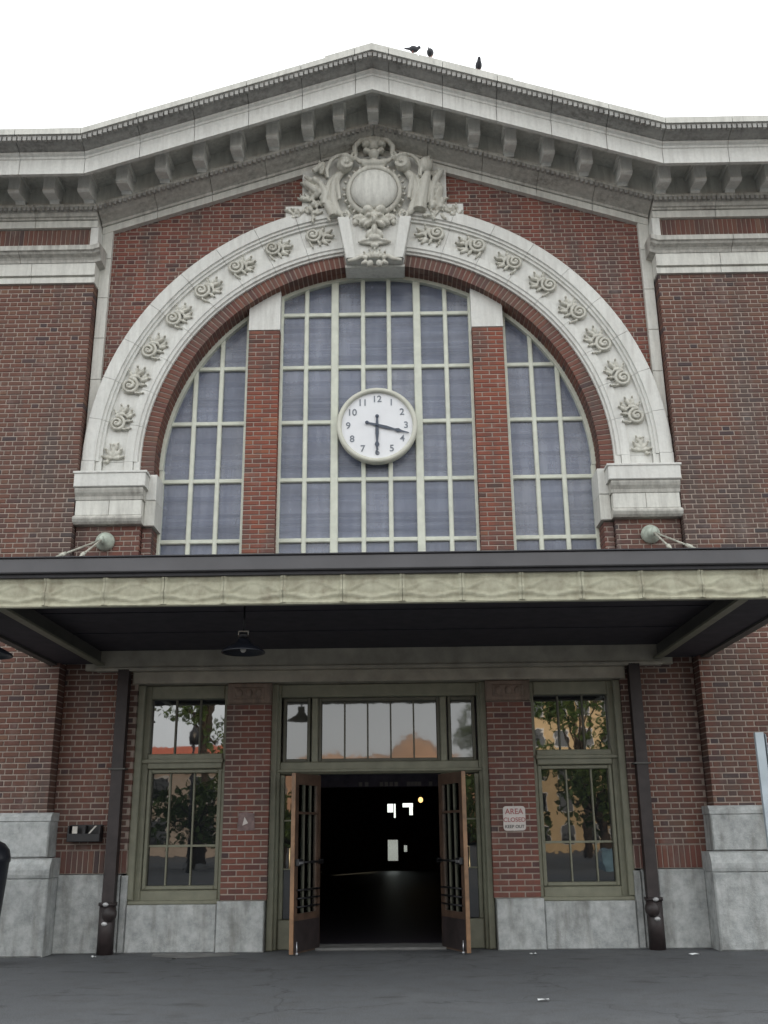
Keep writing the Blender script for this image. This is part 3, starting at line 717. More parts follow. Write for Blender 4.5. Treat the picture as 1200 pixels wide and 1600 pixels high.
# ------------------------------------------------------------------ ground floor windows and doorway
SG = empty('lintel_group', parent=ST) if False else None
B1('lintel', M['lintel'], ST, -4.05, 4.05, -.12, .3, 3.615, 3.95, .01)
B1('lintel_band', M['lintel'], ST, -3.9, 3.9, -.15, .3, 3.60, 3.65, .01)
B1('lower_lintel', M['lintel'], ST, -3.40, 3.40, -.05, .3, 3.435, 3.60, .01)
for s in (-1, 1):
    cap = B1('pier_capital', M['capital'], ST, *sorted((s*1.47, s*2.075)), -.05, .3, 3.145, 3.43, .02)
    B1('capital_panel', M['capital'], cap, *sorted((s*1.56, s*1.99)), -.07, -.03, 3.20, 3.37, .02)
    m = MB()
    for xx in (1.64, 1.775, 1.91): m.ell((s*xx, -.07, 3.285), (.05, .025, .06))
    m.build('capital_flower', M['capital'], cap)
    # side window
    q = lambda a, b: sorted((s*a, s*b))
    f = MB()
    for a, b, z0_, z1_, y in ((2.085, 2.145, .60, 3.43, .16), (3.17, 3.335, .60, 3.43, .16), (2.145, 3.17, 3.245, 3.43, .16), (2.145, 3.17, 2.30, 2.50, .14), (2.145, 3.17, .60, .745, .16)):
        f.bbox(*q(a, b), y, .34, z0_, z1_, .012)
    f.bbox(*q(2.13, 3.25), .11, .2, 2.375, 2.43, .01); f.bbox(*q(2.10, 3.31), .06, .2, .575, .625, .01)
    f.bbox(*q(3.24, 3.34), .06, .2, .63, 3.43, .012)
    WN = f.build('side_window', M['frame'], ST, label='%s ground floor window with olive frame' % ('left' if s < 0 else 'right'))
    f = MB()
    for a, b, z0_, z1_ in ((2.15, 2.205, .75, 2.30), (3.115, 3.165, .75, 2.30), (2.205, 3.115, .75, .80), (2.205, 3.115, 2.245, 2.295)):
        f.bbox(*q(a, b), .19, .33, z0_, z1_, .01)
    f.build('sash_frame', M['frame'], WN)
    xb = [2.205, 2.545, 2.885, 3.115]; xt = [2.145, 2.49, 2.83, 3.17]
    if s < 0: xb = [2.205, 2.535, 2.865, 3.115]
    for x in xb[1:-1]: B1('muntin', M['frame'], WN, *q(x-.011, x+.011), .235, .30, .80, 2.245, .004)
    B1('muntin', M['frame'], WN, *q(2.205, 3.115), .24, .30, 1.285, 1.315, .004)
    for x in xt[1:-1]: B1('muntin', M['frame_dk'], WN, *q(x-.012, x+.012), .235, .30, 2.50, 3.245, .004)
    for i in range(3):
        for z0_, z1_ in ((.80, 1.295), (1.305, 2.245)):
            B1('pane', M['glass'], WN, *q(xb[i]+.003, xb[i+1]-.003), .272+random.uniform(-.002, .002), .285, z0_+.003, z1_-.003, .0005)
        B1('pane', M['mirror'], WN, *q(xt[i]+.003, xt[i+1]-.003), .272+random.uniform(-.001, .001), .285, 2.503, 3.242, .0005)
# doorway
f = MB()
for a, b, z0_, z1_, y in ((1.36, 1.475, 0, 3.43, .17), (.845, .935, 2.37, 3.25, .22), (.84, .945, 0, 2.21, .24)):
    for s in (-1, 1): f.bbox(*sorted((s*a, s*b)), y, .42, z0_, z1_, .012)
f.bbox(-1.36, 1.36, .17, .42, 3.25, 3.43, .012); f.bbox(-1.36, 1.36, .20, .42, 2.215, 2.375, .012); f.bbox(-1.40, 1.40, .14, .3, 2.235, 2.275, .01)
f.bbox(-1.36, 1.36, .20, .36, 3.13, 3.25, .01) if False else None
for s in (-1, 1):
    f.bbox(*sorted((s*.945, s*1.36)), .24, .42, 0, .36, .01); f.bbox(*sorted((s*.945, s*1.02)), .26, .4, .36, 2.21, .01); f.bbox(*sorted((s*1.30, s*1.36)), .26, .4, .36, 2.21, .01)
    f.bbox(*sorted((s*1.40, s*1.49)), .10, .2, 0, 3.43, .012)
DW = f.build('doorway_frame', M['frame'], ST, label='olive painted doorway frame with glazed transom and sidelights')
f = MB()
for a, b in ((-.80, .80), (-1.29, -1.0), (1.0, 1.29)):
    for u in ((a-.045, a, 2.375, 3.25), (b, b+.045, 2.375, 3.25), (a, b, 2.375, 2.42), (a, b, 3.20, 3.25)): f.bbox(u[0], u[1], .25, .4, u[2], u[3], .008)
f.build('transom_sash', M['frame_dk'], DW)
for i in range(5):
    a = -.80+.32*i; B1('pane', M['milky'], DW, a+.006, a+.314, .31+random.uniform(-.001, .001), .32, 2.42, 3.20, .0005)
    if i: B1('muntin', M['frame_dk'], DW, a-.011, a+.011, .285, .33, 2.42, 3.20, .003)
for s in (-1, 1):
    B1('pane', M['milky'], DW, *sorted((s*1.0, s*1.29)), .31, .32, 2.42, 3.20, .0005)
    for z0_, z1_ in ((.37, .98), (1.0, 1.60), (1.62, 2.20)):
        B1('pane', M['glass'], DW, *sorted((s*1.02, s*1.30)), .32, .33, z0_, z1_, .0005)
    for z in (.99, 1.61): B1('muntin', M['frame'], DW, *sorted((s*1.02, s*1.30)), .30, .335, z-.01, z+.01, .002)
B1('threshold', M['conc'], ST, -.845, .845, .05, .6, .0, .035, .01)
# open door leaves
for s in (-1, 1):
    hx, hy = s*.82, .20; nx, ny = s*1.095, -.50
    d = Vector((nx-hx, ny-hy, 0)); Lf = d.length; ang = math.atan2(d.y, d.x)
    f = MB(); T_ = .024
    for a, b, z0_, z1_ in ((0, .10, .02, 2.19), (Lf-.10, Lf, .02, 2.19), (.10, Lf-.10, 2.05, 2.19), (.10, Lf-.10, .02, .48)): f.box(a, b, -T_, T_, z0_, z1_)
    dr = f.build('door_leaf', M['wood_dk_shade'], ST, (hx, hy, 0), label='%s oak door leaf, folded open outwards' % ('left' if s < 0 else 'right')); dr.rotation_euler = (0, 0, ang)  # face coloured darker for its shade; only the edge keeps the oak tone
    m = MB(); m.box(Lf-.004, Lf+.008, -T_-.003, T_+.003, .02, 2.19); m.build('edge_strip', M['wood'], dr)
    ins = -1 if s < 0 else 1     # local side that faces the opening
    gl = Lf-.20
    for i in (1, 2):
        x = .10+gl*i/3; m = MB(); m.box(x-.012, x+.012, -.018, .018, .48, 2.05); m.build('muntin', M['frame_dk'], dr)
    m = MB(); m.box(.10, Lf-.10, -.019, .019, 1.68, 1.71); m.build('muntin', M['wood_dk_shade'], dr)
    for i in range(3):
        for z0_, z1_ in ((.48, 1.68), (1.71, 2.05)):
            m = MB(); m.box(.10+gl*i/3+.012, .10+gl*(i+1)/3-.012, -.003, .003, z0_, z1_); m.build('pane', M['clear'], dr)
    inner = -ins if False else (1 if s < 0 else -1)
    for z in (.56, .66, .76):
        m = MB(); m.tube([(.06, inner*.045, z), (Lf-.06, inner*.045, z)], .012, 8); m.build('guard_bar', M['black'], dr)
    m = MB(); m.tube([(.04, inner*.07, 1.09), (Lf-.10, inner*.07, 1.09)], .014, 8); m.box(Lf-.14, Lf-.02, min(0, inner*.08), max(0, inner*.08), 1.05, 1.13); m.box(.01, .05, min(0, inner*.08), max(0, inner*.08), 1.06, 1.12); pb = m.build('push_bar', M['black'], dr)
    m = MB(); m.box(Lf-.13, Lf-.03, *sorted((inner*.08, inner*.086)), 1.07, 1.10); m.build('bar_end_cap', M['steel'], pb)
    m = MB(); m.box(.02, Lf-.02, *sorted((inner*.025, inner*.029)), .04, .40); m.build('kick_plate', M['pipe'], dr)
    m = MB(); m.tube([(Lf-.05, -inner*.024, 1.0), (Lf-.05, -inner*.07, 1.02), (Lf-.05, -inner*.07, 1.26), (Lf-.05, -inner*.024, 1.28)], .011, 8); m.build('pull_handle', M['brass'], dr)
    m = MB(); m.tube([(Lf-.07, inner*.04, .0), (Lf-.07, inner*.04, .16)], .008, 6); m.ell((Lf-.07, inner*.04, .02), (.02, .02, .02)); m.build('door_stop', M['steel'], dr)
# light-stop backing, inner lining, hall
h = MB()
for a, b in ((-8.95, -.85), (.85, 8.95)): h.box(a, b, .66, .76, 0, 12.0 if False else 11.2)
h.box(-.85, .85, .66, .76, 2.24, 11.2)
h.build('light_stop_wall', M['hall'], ST)  # backing added behind the facade to stop light leaks
h = MB(); h.box(-4.6, 4.6, .3, .66, 3.9, 4.34); h.box(-3.42, -3.2, .42, .66, 0, 3.9); h.box(3.2, 3.42, .42, .66, 0, 3.9)
h.box(-3.2, -.95, .42, .5, 0, 3.9); h.box(.95, 3.2, .42, .5, 0, 3.9); h.box(-.95, -.845, .42, .66, 0, 2.24); h.box(.845, .95, .42, .66, 0, 2.24); h.box(-.95, .95, .42, .66, 2.24, 3.9)
h.build('inner_lining', M['hall'], ST)
h = MB(); h.box(-4.1, -4.0, .76, 30, 0, 4); h.box(4.0, 4.1, .76, 30, 0, 4); h.box(-4.1, 4.1, .76, 30.1, 4.0, 4.1)
YB = 30
# end wall with small openings to daylight
cells = [(-.22, .20, .40, 1.22), (.45, .58, .75, 1.0), (-.22, .02, 2.32, 2.66), (.05, .12, 2.1, 2.66), (.42, .85, 2.52, 2.68), (.70, .84, 2.2, 2.52)]
xs = sorted({-4.0, 4.0, *[q for c_ in cells for q in c_[:2]]}); zs = sorted({0, 4.0, *[q for c_ in cells for q in c_[2:]]})
for i in range(len(xs)-1):
    for j in range(len(zs)-1):
        cx, cz = (xs[i]+xs[i+1])/2, (zs[j]+zs[j+1])/2
        if not any(a < cx < b and z0_ < cz < z1_ for a, b, z0_, z1_ in cells): h.box(xs[i], xs[i+1], YB, YB+.1, zs[j], zs[j+1])
HALL = h.build('hall', M['hall'], ST)
for a, b, z0_, z1_ in cells:
    m = MB(); m.box(a, b, YB+.04, YB+.05, z0_, z1_); m.build('end_pane', M['clear'], HALL)
h = MB(); h.box(-4.0, 4.0, .6, YB, .005, .02); h.build('hall_floor', M['hallfloor'], HALL)
for y in (6, 12, 18, 24):
    h = MB(); h.box(-3.9, 3.9, y, y+.3, 3.3, 3.95); h.build('ceiling_beam', M['hall'], HALL)
for i, x in enumerate((-.36, -.26, -.02, .06, .14, .22, .42, .48, .54, .60, .78)):
    h = MB(); h.box(x-.028, x+.028, 2.98, 3.0, 2.17, 2.235) ; 
    h.build('pale_panel', M['signw'], HALL)
h = MB(); h.box(-1.2, 1.2, 3.0, 3.1, 2.16, 3.3); h.build('inner_header', M['hall'], HALL)
for s in (-1, 1):
    for y in (4, 8, 12, 16, 20, 24):
        m = MB(); m.box(s*3.3-.16, s*3.3+.16, y-.16, y+.16, .02, 3.95); m.box(s*3.3-.21, s*3.3+.21, y-.21, y+.21, .02, .3); m.build('hall_column', M['hall'], HALL)
    for y in (6, 10.5, 15):
        e = empty('waiting_bench', (s*2.2, y, .02), label='dark wooden waiting bench %s in the hall, on the %s' % ({6: 'nearest the doors', 10.5: 'second from the doors', 15: 'third from the doors'}[y], 'left' if s < 0 else 'right'), category='bench', group='benches in the dark hall')
        m = MB(); m.box(-.25, .25, -1.1, 1.1, .40, .45); m.build('seat', M['wood_dk_shade'], e)
        m = MB(); m.box(.20*s, .25*s, -1.1, 1.1, .45, .95); m.build('backrest', M['wood_dk_shade'], e)
        for q in (-1, 1):
            m = MB(); m.box(-.24, .24, q*1.0-.04, q*1.0+.04, 0, .40); m.build('leg', M['wood_dk_shade'], e)
m = MB(); m.tube([(0, 0, .1), (0, 0, .45)], .012, 6)
m.tube([(0, 0, .44), (0, 0, 1.48)], .008, 6)
LM = m.build('pendant_lamp', M['black'], loc=(.97, 20, 2.49), label='small glowing pendant lamp deep inside the dark hall', category='lamp')
m = MB(); m.ell((0, 0, 0), (.075, .075, .085)); m.build('lamp_globe', M['lampglow'], LM)
# shell of the building
s_ = MB()
s_.box(-9, -8.8, .25, 31, 0, 11.4); s_.box(8.8, 9, .25, 31, 0, 11.4)
s_.box(-9, -4.2, 30.1, 31, 0, 11.4); s_.box(4.2, 9, 30.1, 31, 0, 11.4); s_.box(-4.2, 4.2, 30.1, 31, 4.1, 11.4)
s_.build('outer_walls', M['mortar'], ST)
r_ = MB(); n = 5; vs = []
for x in BK:
    for y, z in ((-.5, 11.70), (31.4, 11.70), (31.4, 11.5), (-.5, 11.5)): vs.append((x, y, z+zo(x)*1.0))
r_.add(vs, [(i*4+k, i*4+4+k, i*4+4+(k+1) % 4, i*4+(k+1) % 4) for i in range(4) for k in range(4)]+[(0, 1, 2, 3), (19, 18, 17, 16)]); r_.build('roof', M['roof'], ST)
# gable filler between spandrel top and roof
m = MB(); m.sweep([(.28, 10.2), (.24, 10.2), (.24, 11.5), (.28, 11.5)], BK, zo); m.build('gable_wall', M['mortar'], ST)

# downpipes
for s in (-1, 1):
    x = s*3.505; m = MB(); m.box(x-.075, x+.075, -.15, -.01, .02, 3.62)
    m2 = MB(); m2.tube([(x, -.12, .0), (x, -.12, .58)], .105, 14); m2.tube([(x, -.12, .58), (x, -.12, .62)], .12, 14)
    P_ = m.build('downpipe', M['pipe'], ST); m2.build('pipe_shoe', M['pipe'], P_)
    m = MB(); m.ell((x-s*.045, -.2, .485), (.10, .08, .10)); m.build('cleanout', M['pipe'], P_)
    for z in (.37, .60):
        m = MB(); m.ell((x-s*.0, -.235, z), (.038, .018, .026)); m.build('pipe_bolt', M['band'], P_)
    for z in (2.28,):
        m = MB(); m.box(x-.11, x+.11, -.175, -.01, z, z+.02); m.build('pipe_bracket', M['beam'], P_)

# ------------------------------------------------------------------ canopy
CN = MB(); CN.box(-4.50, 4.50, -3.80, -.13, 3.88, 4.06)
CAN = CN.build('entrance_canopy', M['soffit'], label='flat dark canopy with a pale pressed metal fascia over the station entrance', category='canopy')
fp = MB(); U, V = 36, 14; Wd, H = .609, .285; vs = []; fs = []
def relief(u, v):
    d = 0
    if u < .05 or u > .95: d += .012
    if v > .86: d += .014
    if v < .07: d += .010
    a = abs(u-.5)*2
    cv = .17+.16*(1-math.cos(a*PI))/2*(1.15-.35*a)      # swag that dips in the middle
    d += .016*math.exp(-((v-cv)/.045)**2)
    d += .010*math.exp(-((v-(.62+.18*math.cos(a*PI)))/.05)**2)
    d += .010*max(0, 1-((u-.5)/.42)**2-((v-.55)/.33)**2)
    d += .016*math.exp(-((u-.02)/.03)**2-((v-.5)/.2)**2)+.016*math.exp(-((u-.98)/.03)**2-((v-.5)/.2)**2)
    return d
for j in range(V+1):
    for i in range(U+1):
        u, v = i/U, j/V; vs.append(((u-.5)*Wd, -relief(u, v)*1.9, (v-.5)*H))
for j in range(V):
    for i in range(U): a = j*(U+1)+i; fs.append((a, a+1, a+U+2, a+U+1))
fp.add(vs, fs, smooth=True); n = len(fp.v)
fp.box(-Wd/2, Wd/2, .0005, .03, -H/2, H/2)
fp_me = fp.mesh('fascia_panel', M['fascia'])
for k in range(-7, 8):
    x = .017+.6135*k
    if abs(x)+.3 < 4.62: put('fascia_panel', fp_me, CAN, (x, -3.83+random.uniform(-.004, .004), 3.833+random.uniform(-.003, .003)))
for s in (-1, 1):
    for k in range(6):
        ob = put('fascia_panel', fp_me, CAN, (s*4.53, -3.50+.6135*k, 3.833)); ob.rotation_euler = (0, 0, s*PI/2)
for a in (-4.5, 4.5): pass
B1('fascia_rail', M['fascia'], CAN, -4.52, 4.52, -3.845, -3.78, 3.678, 3.697, .003)
B1('gutter', M['gutter'], CAN, -4.62, 4.62, -3.95, -3.70, 4.015, 4.17, .01)
B1('gutter_trough', M['gutter_dk'], CAN, -4.58, 4.58, -3.90, -3.72, 3.975, 4.013, .004)
B1('drip_edge', M['gutter_dk'], CAN, -4.64, 4.64, -3.965, -3.70, 4.172, 4.186, .002)
for s in (-1, 1):
    q = lambda a, b: sorted((s*a, s*b))
    B1('end_gutter', M['gutter'], CAN, *q(4.50, 4.62), -3.69, -.28, 4.015, 4.17, .01)
    B1('side_beam', M['beam'], CAN, *q(3.84, 3.90), -3.78, -.125, 3.70, 3.875, .004)
    B1('beam_flange', M['frame'], CAN, *q(3.775, 3.875), -3.78, -.14, 3.670, 3.698, .004)
    B1('beam_flange', M['beam'], CAN, *q(4.40, 4.50), -3.78, -.14, 3.67, 3.698, .004)
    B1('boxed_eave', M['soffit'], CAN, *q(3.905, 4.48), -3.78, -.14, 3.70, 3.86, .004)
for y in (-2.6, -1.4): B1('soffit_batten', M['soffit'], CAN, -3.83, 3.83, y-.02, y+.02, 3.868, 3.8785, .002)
B1('front_beam', M['beam'], CAN, -3.83, 3.83, -3.78, -3.70, 3.70, 3.875, .004)
B1('canopy_roof', M['gutter_dk'], CAN, -4.48, 4.48, -3.68, -.13, 4.062, 4.12, .004)
# tie rods with wall discs
for s in (-1, 1):
    z = 5.46; x = s*3.905
    m = MB(); m.lathe((x, 0, z), [(0.001, -.30), (.05, -.295), (.07, -.27), (.10, -.22), (.135, -.165), (.14, -.125), (.12, -.12)], 24, 'y')
    D = m.build('wall_disc', M['disc'], CAN)
    m = MB(); m.ell((x, -.31, z-.02), (.035, .05, .06)); m.build('rod_clevis', M['disc'], D)
    for e in ((s*4.1, -3.2, 4.16), (s*3.52, -3.2, 4.16)):
        m = MB(); m.tube([(x, -.31, z-.02), e], .014, 8); m.build('tie_rod', M['rod'], CAN)
        m = MB(); p = Vector((x, -.31, z-.02)).lerp(Vector(e), .42); p2 = Vector((x, -.31, z-.02)).lerp(Vector(e), .47); m.tube([p, p2], .026, 8); m.build('turnbuckle', M['rod'], CAN)

# ------------------------------------------------------------------ clock
CKZ = 7.345
m = MB(); m.lathe((0, 0, 0), [(.60, .11), (.615, .05), (.615, -.03), (.60, -.055), (.57, -.06), (.545, -.045), (.54, .0), (.54, .02)], 64, 'y')
CK = m.build('clock', M['clockrim'], loc=(.008, .21, CKZ), label='round white wall clock with cream rim hung in the middle of the arched window', category='clock')
m = MB(); m.lathe((0, 0, 0), [(.0005, .0), (.541, .0)], 64, 'y', False); m.build('clock_face', M['white'], CK)
m = MB(); m.box(-.6, .6, .03, .10, -.6, .6); m = MB(); m.lathe((0, 0, 0), [(.001, .10), (.60, .10)], 48, 'y'); m.build('clock_back', M['clockrim'], CK)
for k in range(1, 13):
    a = PI/2-k*PI/6; me = text_mesh(str(k), .15, M['ink'], 'numeral', .002)
    put('numeral', me, CK, (.44*math.cos(a), -.004, .435*math.sin(a)))
for nm, deg, L_, tl, w, y in (('hour_hand', 180.5, .47, .15, .021, -.018), ('minute_hand', 105.5, .50, .16, .019, -.026)):
    m = MB(); P_ = [(-w*.6, -tl), (w*.6, -tl), (w*1.1, 0), (w*1.3, L_*.28), (w*.7, L_*.55), (w*1.7, L_*.66), (w*.7, L_*.76), (w*.35, L_), (-w*.35, L_), (-w*.7, L_*.76), (-w*1.7, L_*.66), (-w*.7, L_*.55), (-w*1.3, L_*.28), (-w*1.1, 0)]
    m.prism(P_, -.004, .004); m.lathe((0, 0, -tl), [(.001, -.007), (.028, -.006), (.028, .004)], 14, 'y')
    ob = m.build(nm, M['hand'], CK, (0, y, 0)); ob.rotation_euler = (0, math.radians(deg), 0)
m = MB(); m.lathe((0, 0, 0), [(.001, -.036), (.022, -.034), (.024, -.005)], 16, 'y'); m.build('hub', M['hand'], CK)

# ------------------------------------------------------------------ lamps under the canopy
def lamp(x, y, label):
    m = MB(); m.lathe((0, 0, 0), [(.06, .13), (.075, .10), (.10, .075), (.16, .045), (.225, .005), (.24, -.015), (.235, -.022), (.22, -.003), (.155, .03), (.09, .06), (.05, .09)], 32)
    e = m.build('hanging_lamp', M['navy'], loc=(x, y, 3.33), label=label, category='lamp', group='lamps hanging under the canopy')
    m = MB(); m.tube([(0, 0, .14), (0, 0, .20)], .06, 14); m.build('lamp_neck', M['black'], e)
    m = MB(); m.tube([(-.055, 0, .19), (.055, 0, .19)], .035, 10); m.build('lamp_insulator', M['lampwhite'], e)
    m = MB(); m.tube([(0, 0, .2), (0, 0, .545)], .012, 8); m.lathe((0, 0, 0), [(.02, .50), (.06, .54), (.065, .55)], 14); m.build('lamp_stem', M['black'], e)
    m = MB(); m.ell((0, 0, .03), (.035, .035, .05)); m.build('bulb', M['lampwhite'], e)
lamp(-1.41, -3.1, 'dark shallow lamp shade hanging in front of the left brick pier, under the canopy')
lamp(-4.17, -3.1, 'dark lamp shade half cut off at the left picture edge under the canopy')
# ------------------------------------------------------------------ signs and small wall things
def rr(w, h, r, n=6):
    return [(sx*(w/2-r)+r*math.cos(a), sz*(h/2-r)+r*math.sin(a)) for sx, sz, a0_ in ((1, 1, 0), (-1, 1, PI/2), (-1, -1, PI), (1, -1, 3*PI/2)) for a in [a0_+PI/2*i/n for i in range(n+1)]]
m = MB(); m.prism(rr(.295, .31, .04), 0, .006)
SGN = m.build('wall_sign', M['signw'], loc=(1.785, -.012, 1.605), label='faded white sign with red lettering on the brick pier right of the doors', category='sign')
for tx, sz, z, mt in (('AREA', .098, .085, 'signr'), ('CLOSED', .079, -.02, 'signr')):
    put('lettering', text_mesh(tx, sz, M[mt], 'lettering', .001), SGN, (0, -.002, z))
put('lettering', text_mesh('KEEP OUT', .056, M['signk'], 'lettering', .001), SGN, (0, -.002, -.105))
m = MB(); m.prism([(-.11, -.12), (.12, -.11), (.11, .10), (.0, .12), (-.10, .11)], 0, .004)
NT = m.build('faded_notice', M['faded'], loc=(-1.775, -.010, 1.60), label='small faded pinkish notice on the brick pier left of the doors', category='sign')
m = MB(); m.prism([(-.045, -.05), (.03, -.02), (-.02, .06)], -.002, .001); m.build('printed_triangle', M['signw'], NT)
m = MB(); m.bbox(-.215, .215, -.10, .07, -.095, .01, .008); m.box(-.215, .215, .03, .07, .01, .12); m.box(-.215, -.195, -.08, .07, .01, .11); m.box(.195, .215, -.08, .07, .01, .11); m.box(-.02, .02, -.08, .07, .01, .11)
BX = m.build('wall_box', M['black'], loc=(-3.875, -.10, 1.46), label='black two-compartment box on the left brick jamb holding pale cards', category='box')
m = MB(); m.box(-.155, -.09, -.07, -.062, -.02, .10); m.build('card', M['lampwhite'], BX)
m = MB(); m.add([(.04, -.075, -.01), (.065, -.075, -.01), (.165, -.075, .105), (.14, -.075, .105)], [(0, 1, 2, 3)]); m.add([(.04, -.070, -.01), (.065, -.070, -.01), (.165, -.070, .105), (.14, -.070, .105)], [(3, 2, 1, 0)]); m.build('card', M['lampwhite'], BX, label='slanting card')
# litter bin, left edge
m = MB(); m.lathe((0, 0, 0), [(.14, .0), (.15, .0), (.175, .08), (.235, .9), (.25, 1.14), (.262, 1.15), (.262, 1.20), (.24, 1.29), (.18, 1.36), (.09, 1.40), (.001, 1.41)], 28)
BIN = m.build('litter_bin', M['navy'], loc=(-4.72, -1.15, 0), label='dark navy round-topped litter bin cut off at the left picture edge', category='bin')
m = MB(); m.bbox(.0, .17, -.262, -.20, .98, 1.06, .006); m.build('bin_slot', M['galv'], BIN)
m = MB(); m.lathe((0, 0, 0), [(.19, 0), (.2, .03), (.17, .05)], 24); m.build('bin_foot', M['conc'], BIN)
# sign post, right edge
m = MB(); x0_ = 4.12
m.box(-.045, .045, -.006, .006, 0, 2.42); m.box(-.045, -.035, .006, .045, 0, 2.42); m.box(.035, .045, .006, .045, 0, 2.42)
PO = m.build('sign_post', M['galv'], loc=(4.13, -2.9, 0), label='galvanised steel channel post standing at the right picture edge', category='post')
m = MB(); m.prism(rr(.30, .44, .05), 0, .004); pl = m.build('sign_plate', M['galv'], PO, (.075, .13, 2.19)); pl.rotation_euler = (0, 0, math.radians(86))
for z in (2.3, 2.08):
    m = MB(); m.tube([(.02, .03, z), (.09, .05, z)], .008, 6); m.build('bolt', M['steel'], PO)
m = MB(); m.tube([(.05, .02, 1.97), (.09, .0, 1.93), (.11, 0, 1.87), (.08, .0, 1.83)], .012, 8); m.build('hook', M['signw'], PO)
# pigeons
def pigeon(x, y, z, rz, lean, label):
    m = MB(); m.ell((0, 0, .10), (.085, .055, .065), Matrix.Rotation(-lean, 3, 'Y')); m.ell((.075, 0, .175), (.032, .028, .035)); m.tube([(.05, 0, .12), (.072, 0, .17)], [.04, .028], 8)
    m.tube([(-.05, 0, .085), (-.17, 0, .045)], [.04, .018], 8, flat=.4); m.tube([(.10, 0, .172), (.125, 0, .165)], [.009, .003], 6)
    me = remeshed(m, .009, 2, M['feather'], 'pigeon'); ob = put('pigeon', me, None, (x, y, z), label=label, category='bird', group='pigeons on the gable cornice'); ob.rotation_euler = (0, 0, rz)
    l = MB()
    for q in (-.02, .02): l.tube([(0, q, .05), (.005, q, 0)], .005, 6); l.tube([(-.01, q, .002), (.03, q, .002)], .004, 5)
    l.build('legs', M['signr'], ob); return ob
def lip(x): return 11.575+zo(x)
pg = pigeon(.62, -1.42, lip(.62)+.005, 0.2, .1, 'pigeon leaning sideways, nearest the gable peak'); pg.rotation_euler = (0, .35, .1)
pg.scale = (.85,)*3
pigeon(.90, -1.42, lip(.90)+.005, 1.35, .5, 'upright pigeon in the middle of the three on the cornice')
pg = pigeon(1.63, -1.43, lip(1.63)-.02, -1.5, .6, 'pigeon sitting farthest down the right slope of the cornice'); pg.scale = (.95,)*3
# litter on the ground
def scrap(x, y, w, h, rz, label, mat='paper'):
    m = MB(); vs = []; n = 4
    for j in range(3):
        for i in range(n): vs.append(((i/(n-1)-.5)*w, (j/2-.5)*h, .006+random.uniform(0, .02)))
    m.add(vs, [(j*n+i, j*n+i+1, (j+1)*n+i+1, (j+1)*n+i) for j in range(2) for i in range(n-1)]); m2 = list(m.f); m.add([(a, b_, c_-.002) for a, b_, c_ in m.v[:12]], [f[::-1] for f in m2])
    ob = m.build('paper_scrap', M[mat], loc=(x, y, 0), label=label, category='litter', group='scraps of litter on the pavement'); ob.rotation_euler = (0, 0, rz)
scrap(1.51, -4.16, .10, .035, .05, 'white paper scrap lying nearest the camera on the pavement')
scrap(1.88, -.55, .09, .05, .4, 'white scrap of litter at the foot of the right door pier')
scrap(3.78, -.75, .13, .05, -.1, 'flat pale scrap of litter below the right downpipe')
scrap(-3.55, -.45, .06, .05, .2, 'small pale scrap of litter below the left downpipe')
scrap(-2.5, -.75, .1, .03, .7, 'brownish flat scrap in front of the left window base', 'conc')

# ------------------------------------------------------------------ across the street (seen in the windows)
leafm = m_plain('tree_leaves', (.085, .13, .035), .8, var=.5, scale=1.2, bmp=0); bark = m_plain('bark', (.06, .045, .035), .9)
def tree(x, y, h, r, label, seed, n=2600):
    rd = random.Random(seed); e = empty('broadleaf_tree', (x, y, 0), label=label, category='tree', group='trees across the street')
    m = MB(); m.tube([(0, 0, 0), (.1, .05, h*.3), (.0, .1, h*.6), (.1, 0, h*.85)], [.28, .2, .13, .05], 10)
    cl = []
    for i in range(13):
        a = rd.uniform(0, 2*PI); rr_ = r*rd.uniform(.35, .8); zz = h*rd.uniform(.42, .92); p = Vector((rr_*math.cos(a), rr_*math.sin(a), zz)); cl.append((p, r*rd.uniform(.26, .45)))
        m.tube([(0, 0, h*rd.uniform(.25, .6)), p*.6+Vector((0, 0, zz*.35)), p], [.09, .06, .025], 6)
    m.build('trunk', bark, e); vs = []; fs = []
    for i in range(n):
        p, q = cl[rd.randrange(len(cl))]; d = Vector((rd.gauss(0, 1), rd.gauss(0, 1), rd.gauss(0, 1))).normalized()*q*rd.uniform(.5, 1.05)**.5; c_ = p+d
        u = Vector((rd.gauss(0, 1), rd.gauss(0, 1), rd.gauss(0, 1))).normalized(); w = u.orthogonal().normalized(); sz = rd.uniform(.09, .2); k = len(vs)
        vs += [c_-u*sz, c_+w*sz*.6, c_+u*sz, c_-w*sz*.6]; fs.append((k, k+1, k+2, k+3))
    m = MB(); m.add(vs, fs); me = m.mesh('crown', leafm, fix=False); put('crown', me, e)
tree(-10.4, -42, 14, 2.6, 'tall dark tree with open sky on both sides, reflected in the left window', 11)
tree(11.2, -47, 11.5, 3.2, 'broad tree left of the tan apartment block across the street', 12)
tree(14.8, -44, 10.2, 2.6, 'dark tree standing in front of the tan apartment block', 13)
tree(5.8, -50, 10, 2.6, 'lower tree between the gravel hill and the apartment block', 14)
tree(-20.5, -50, 7, 3.2, 'low spreading tree left of the red roofed house', 15)
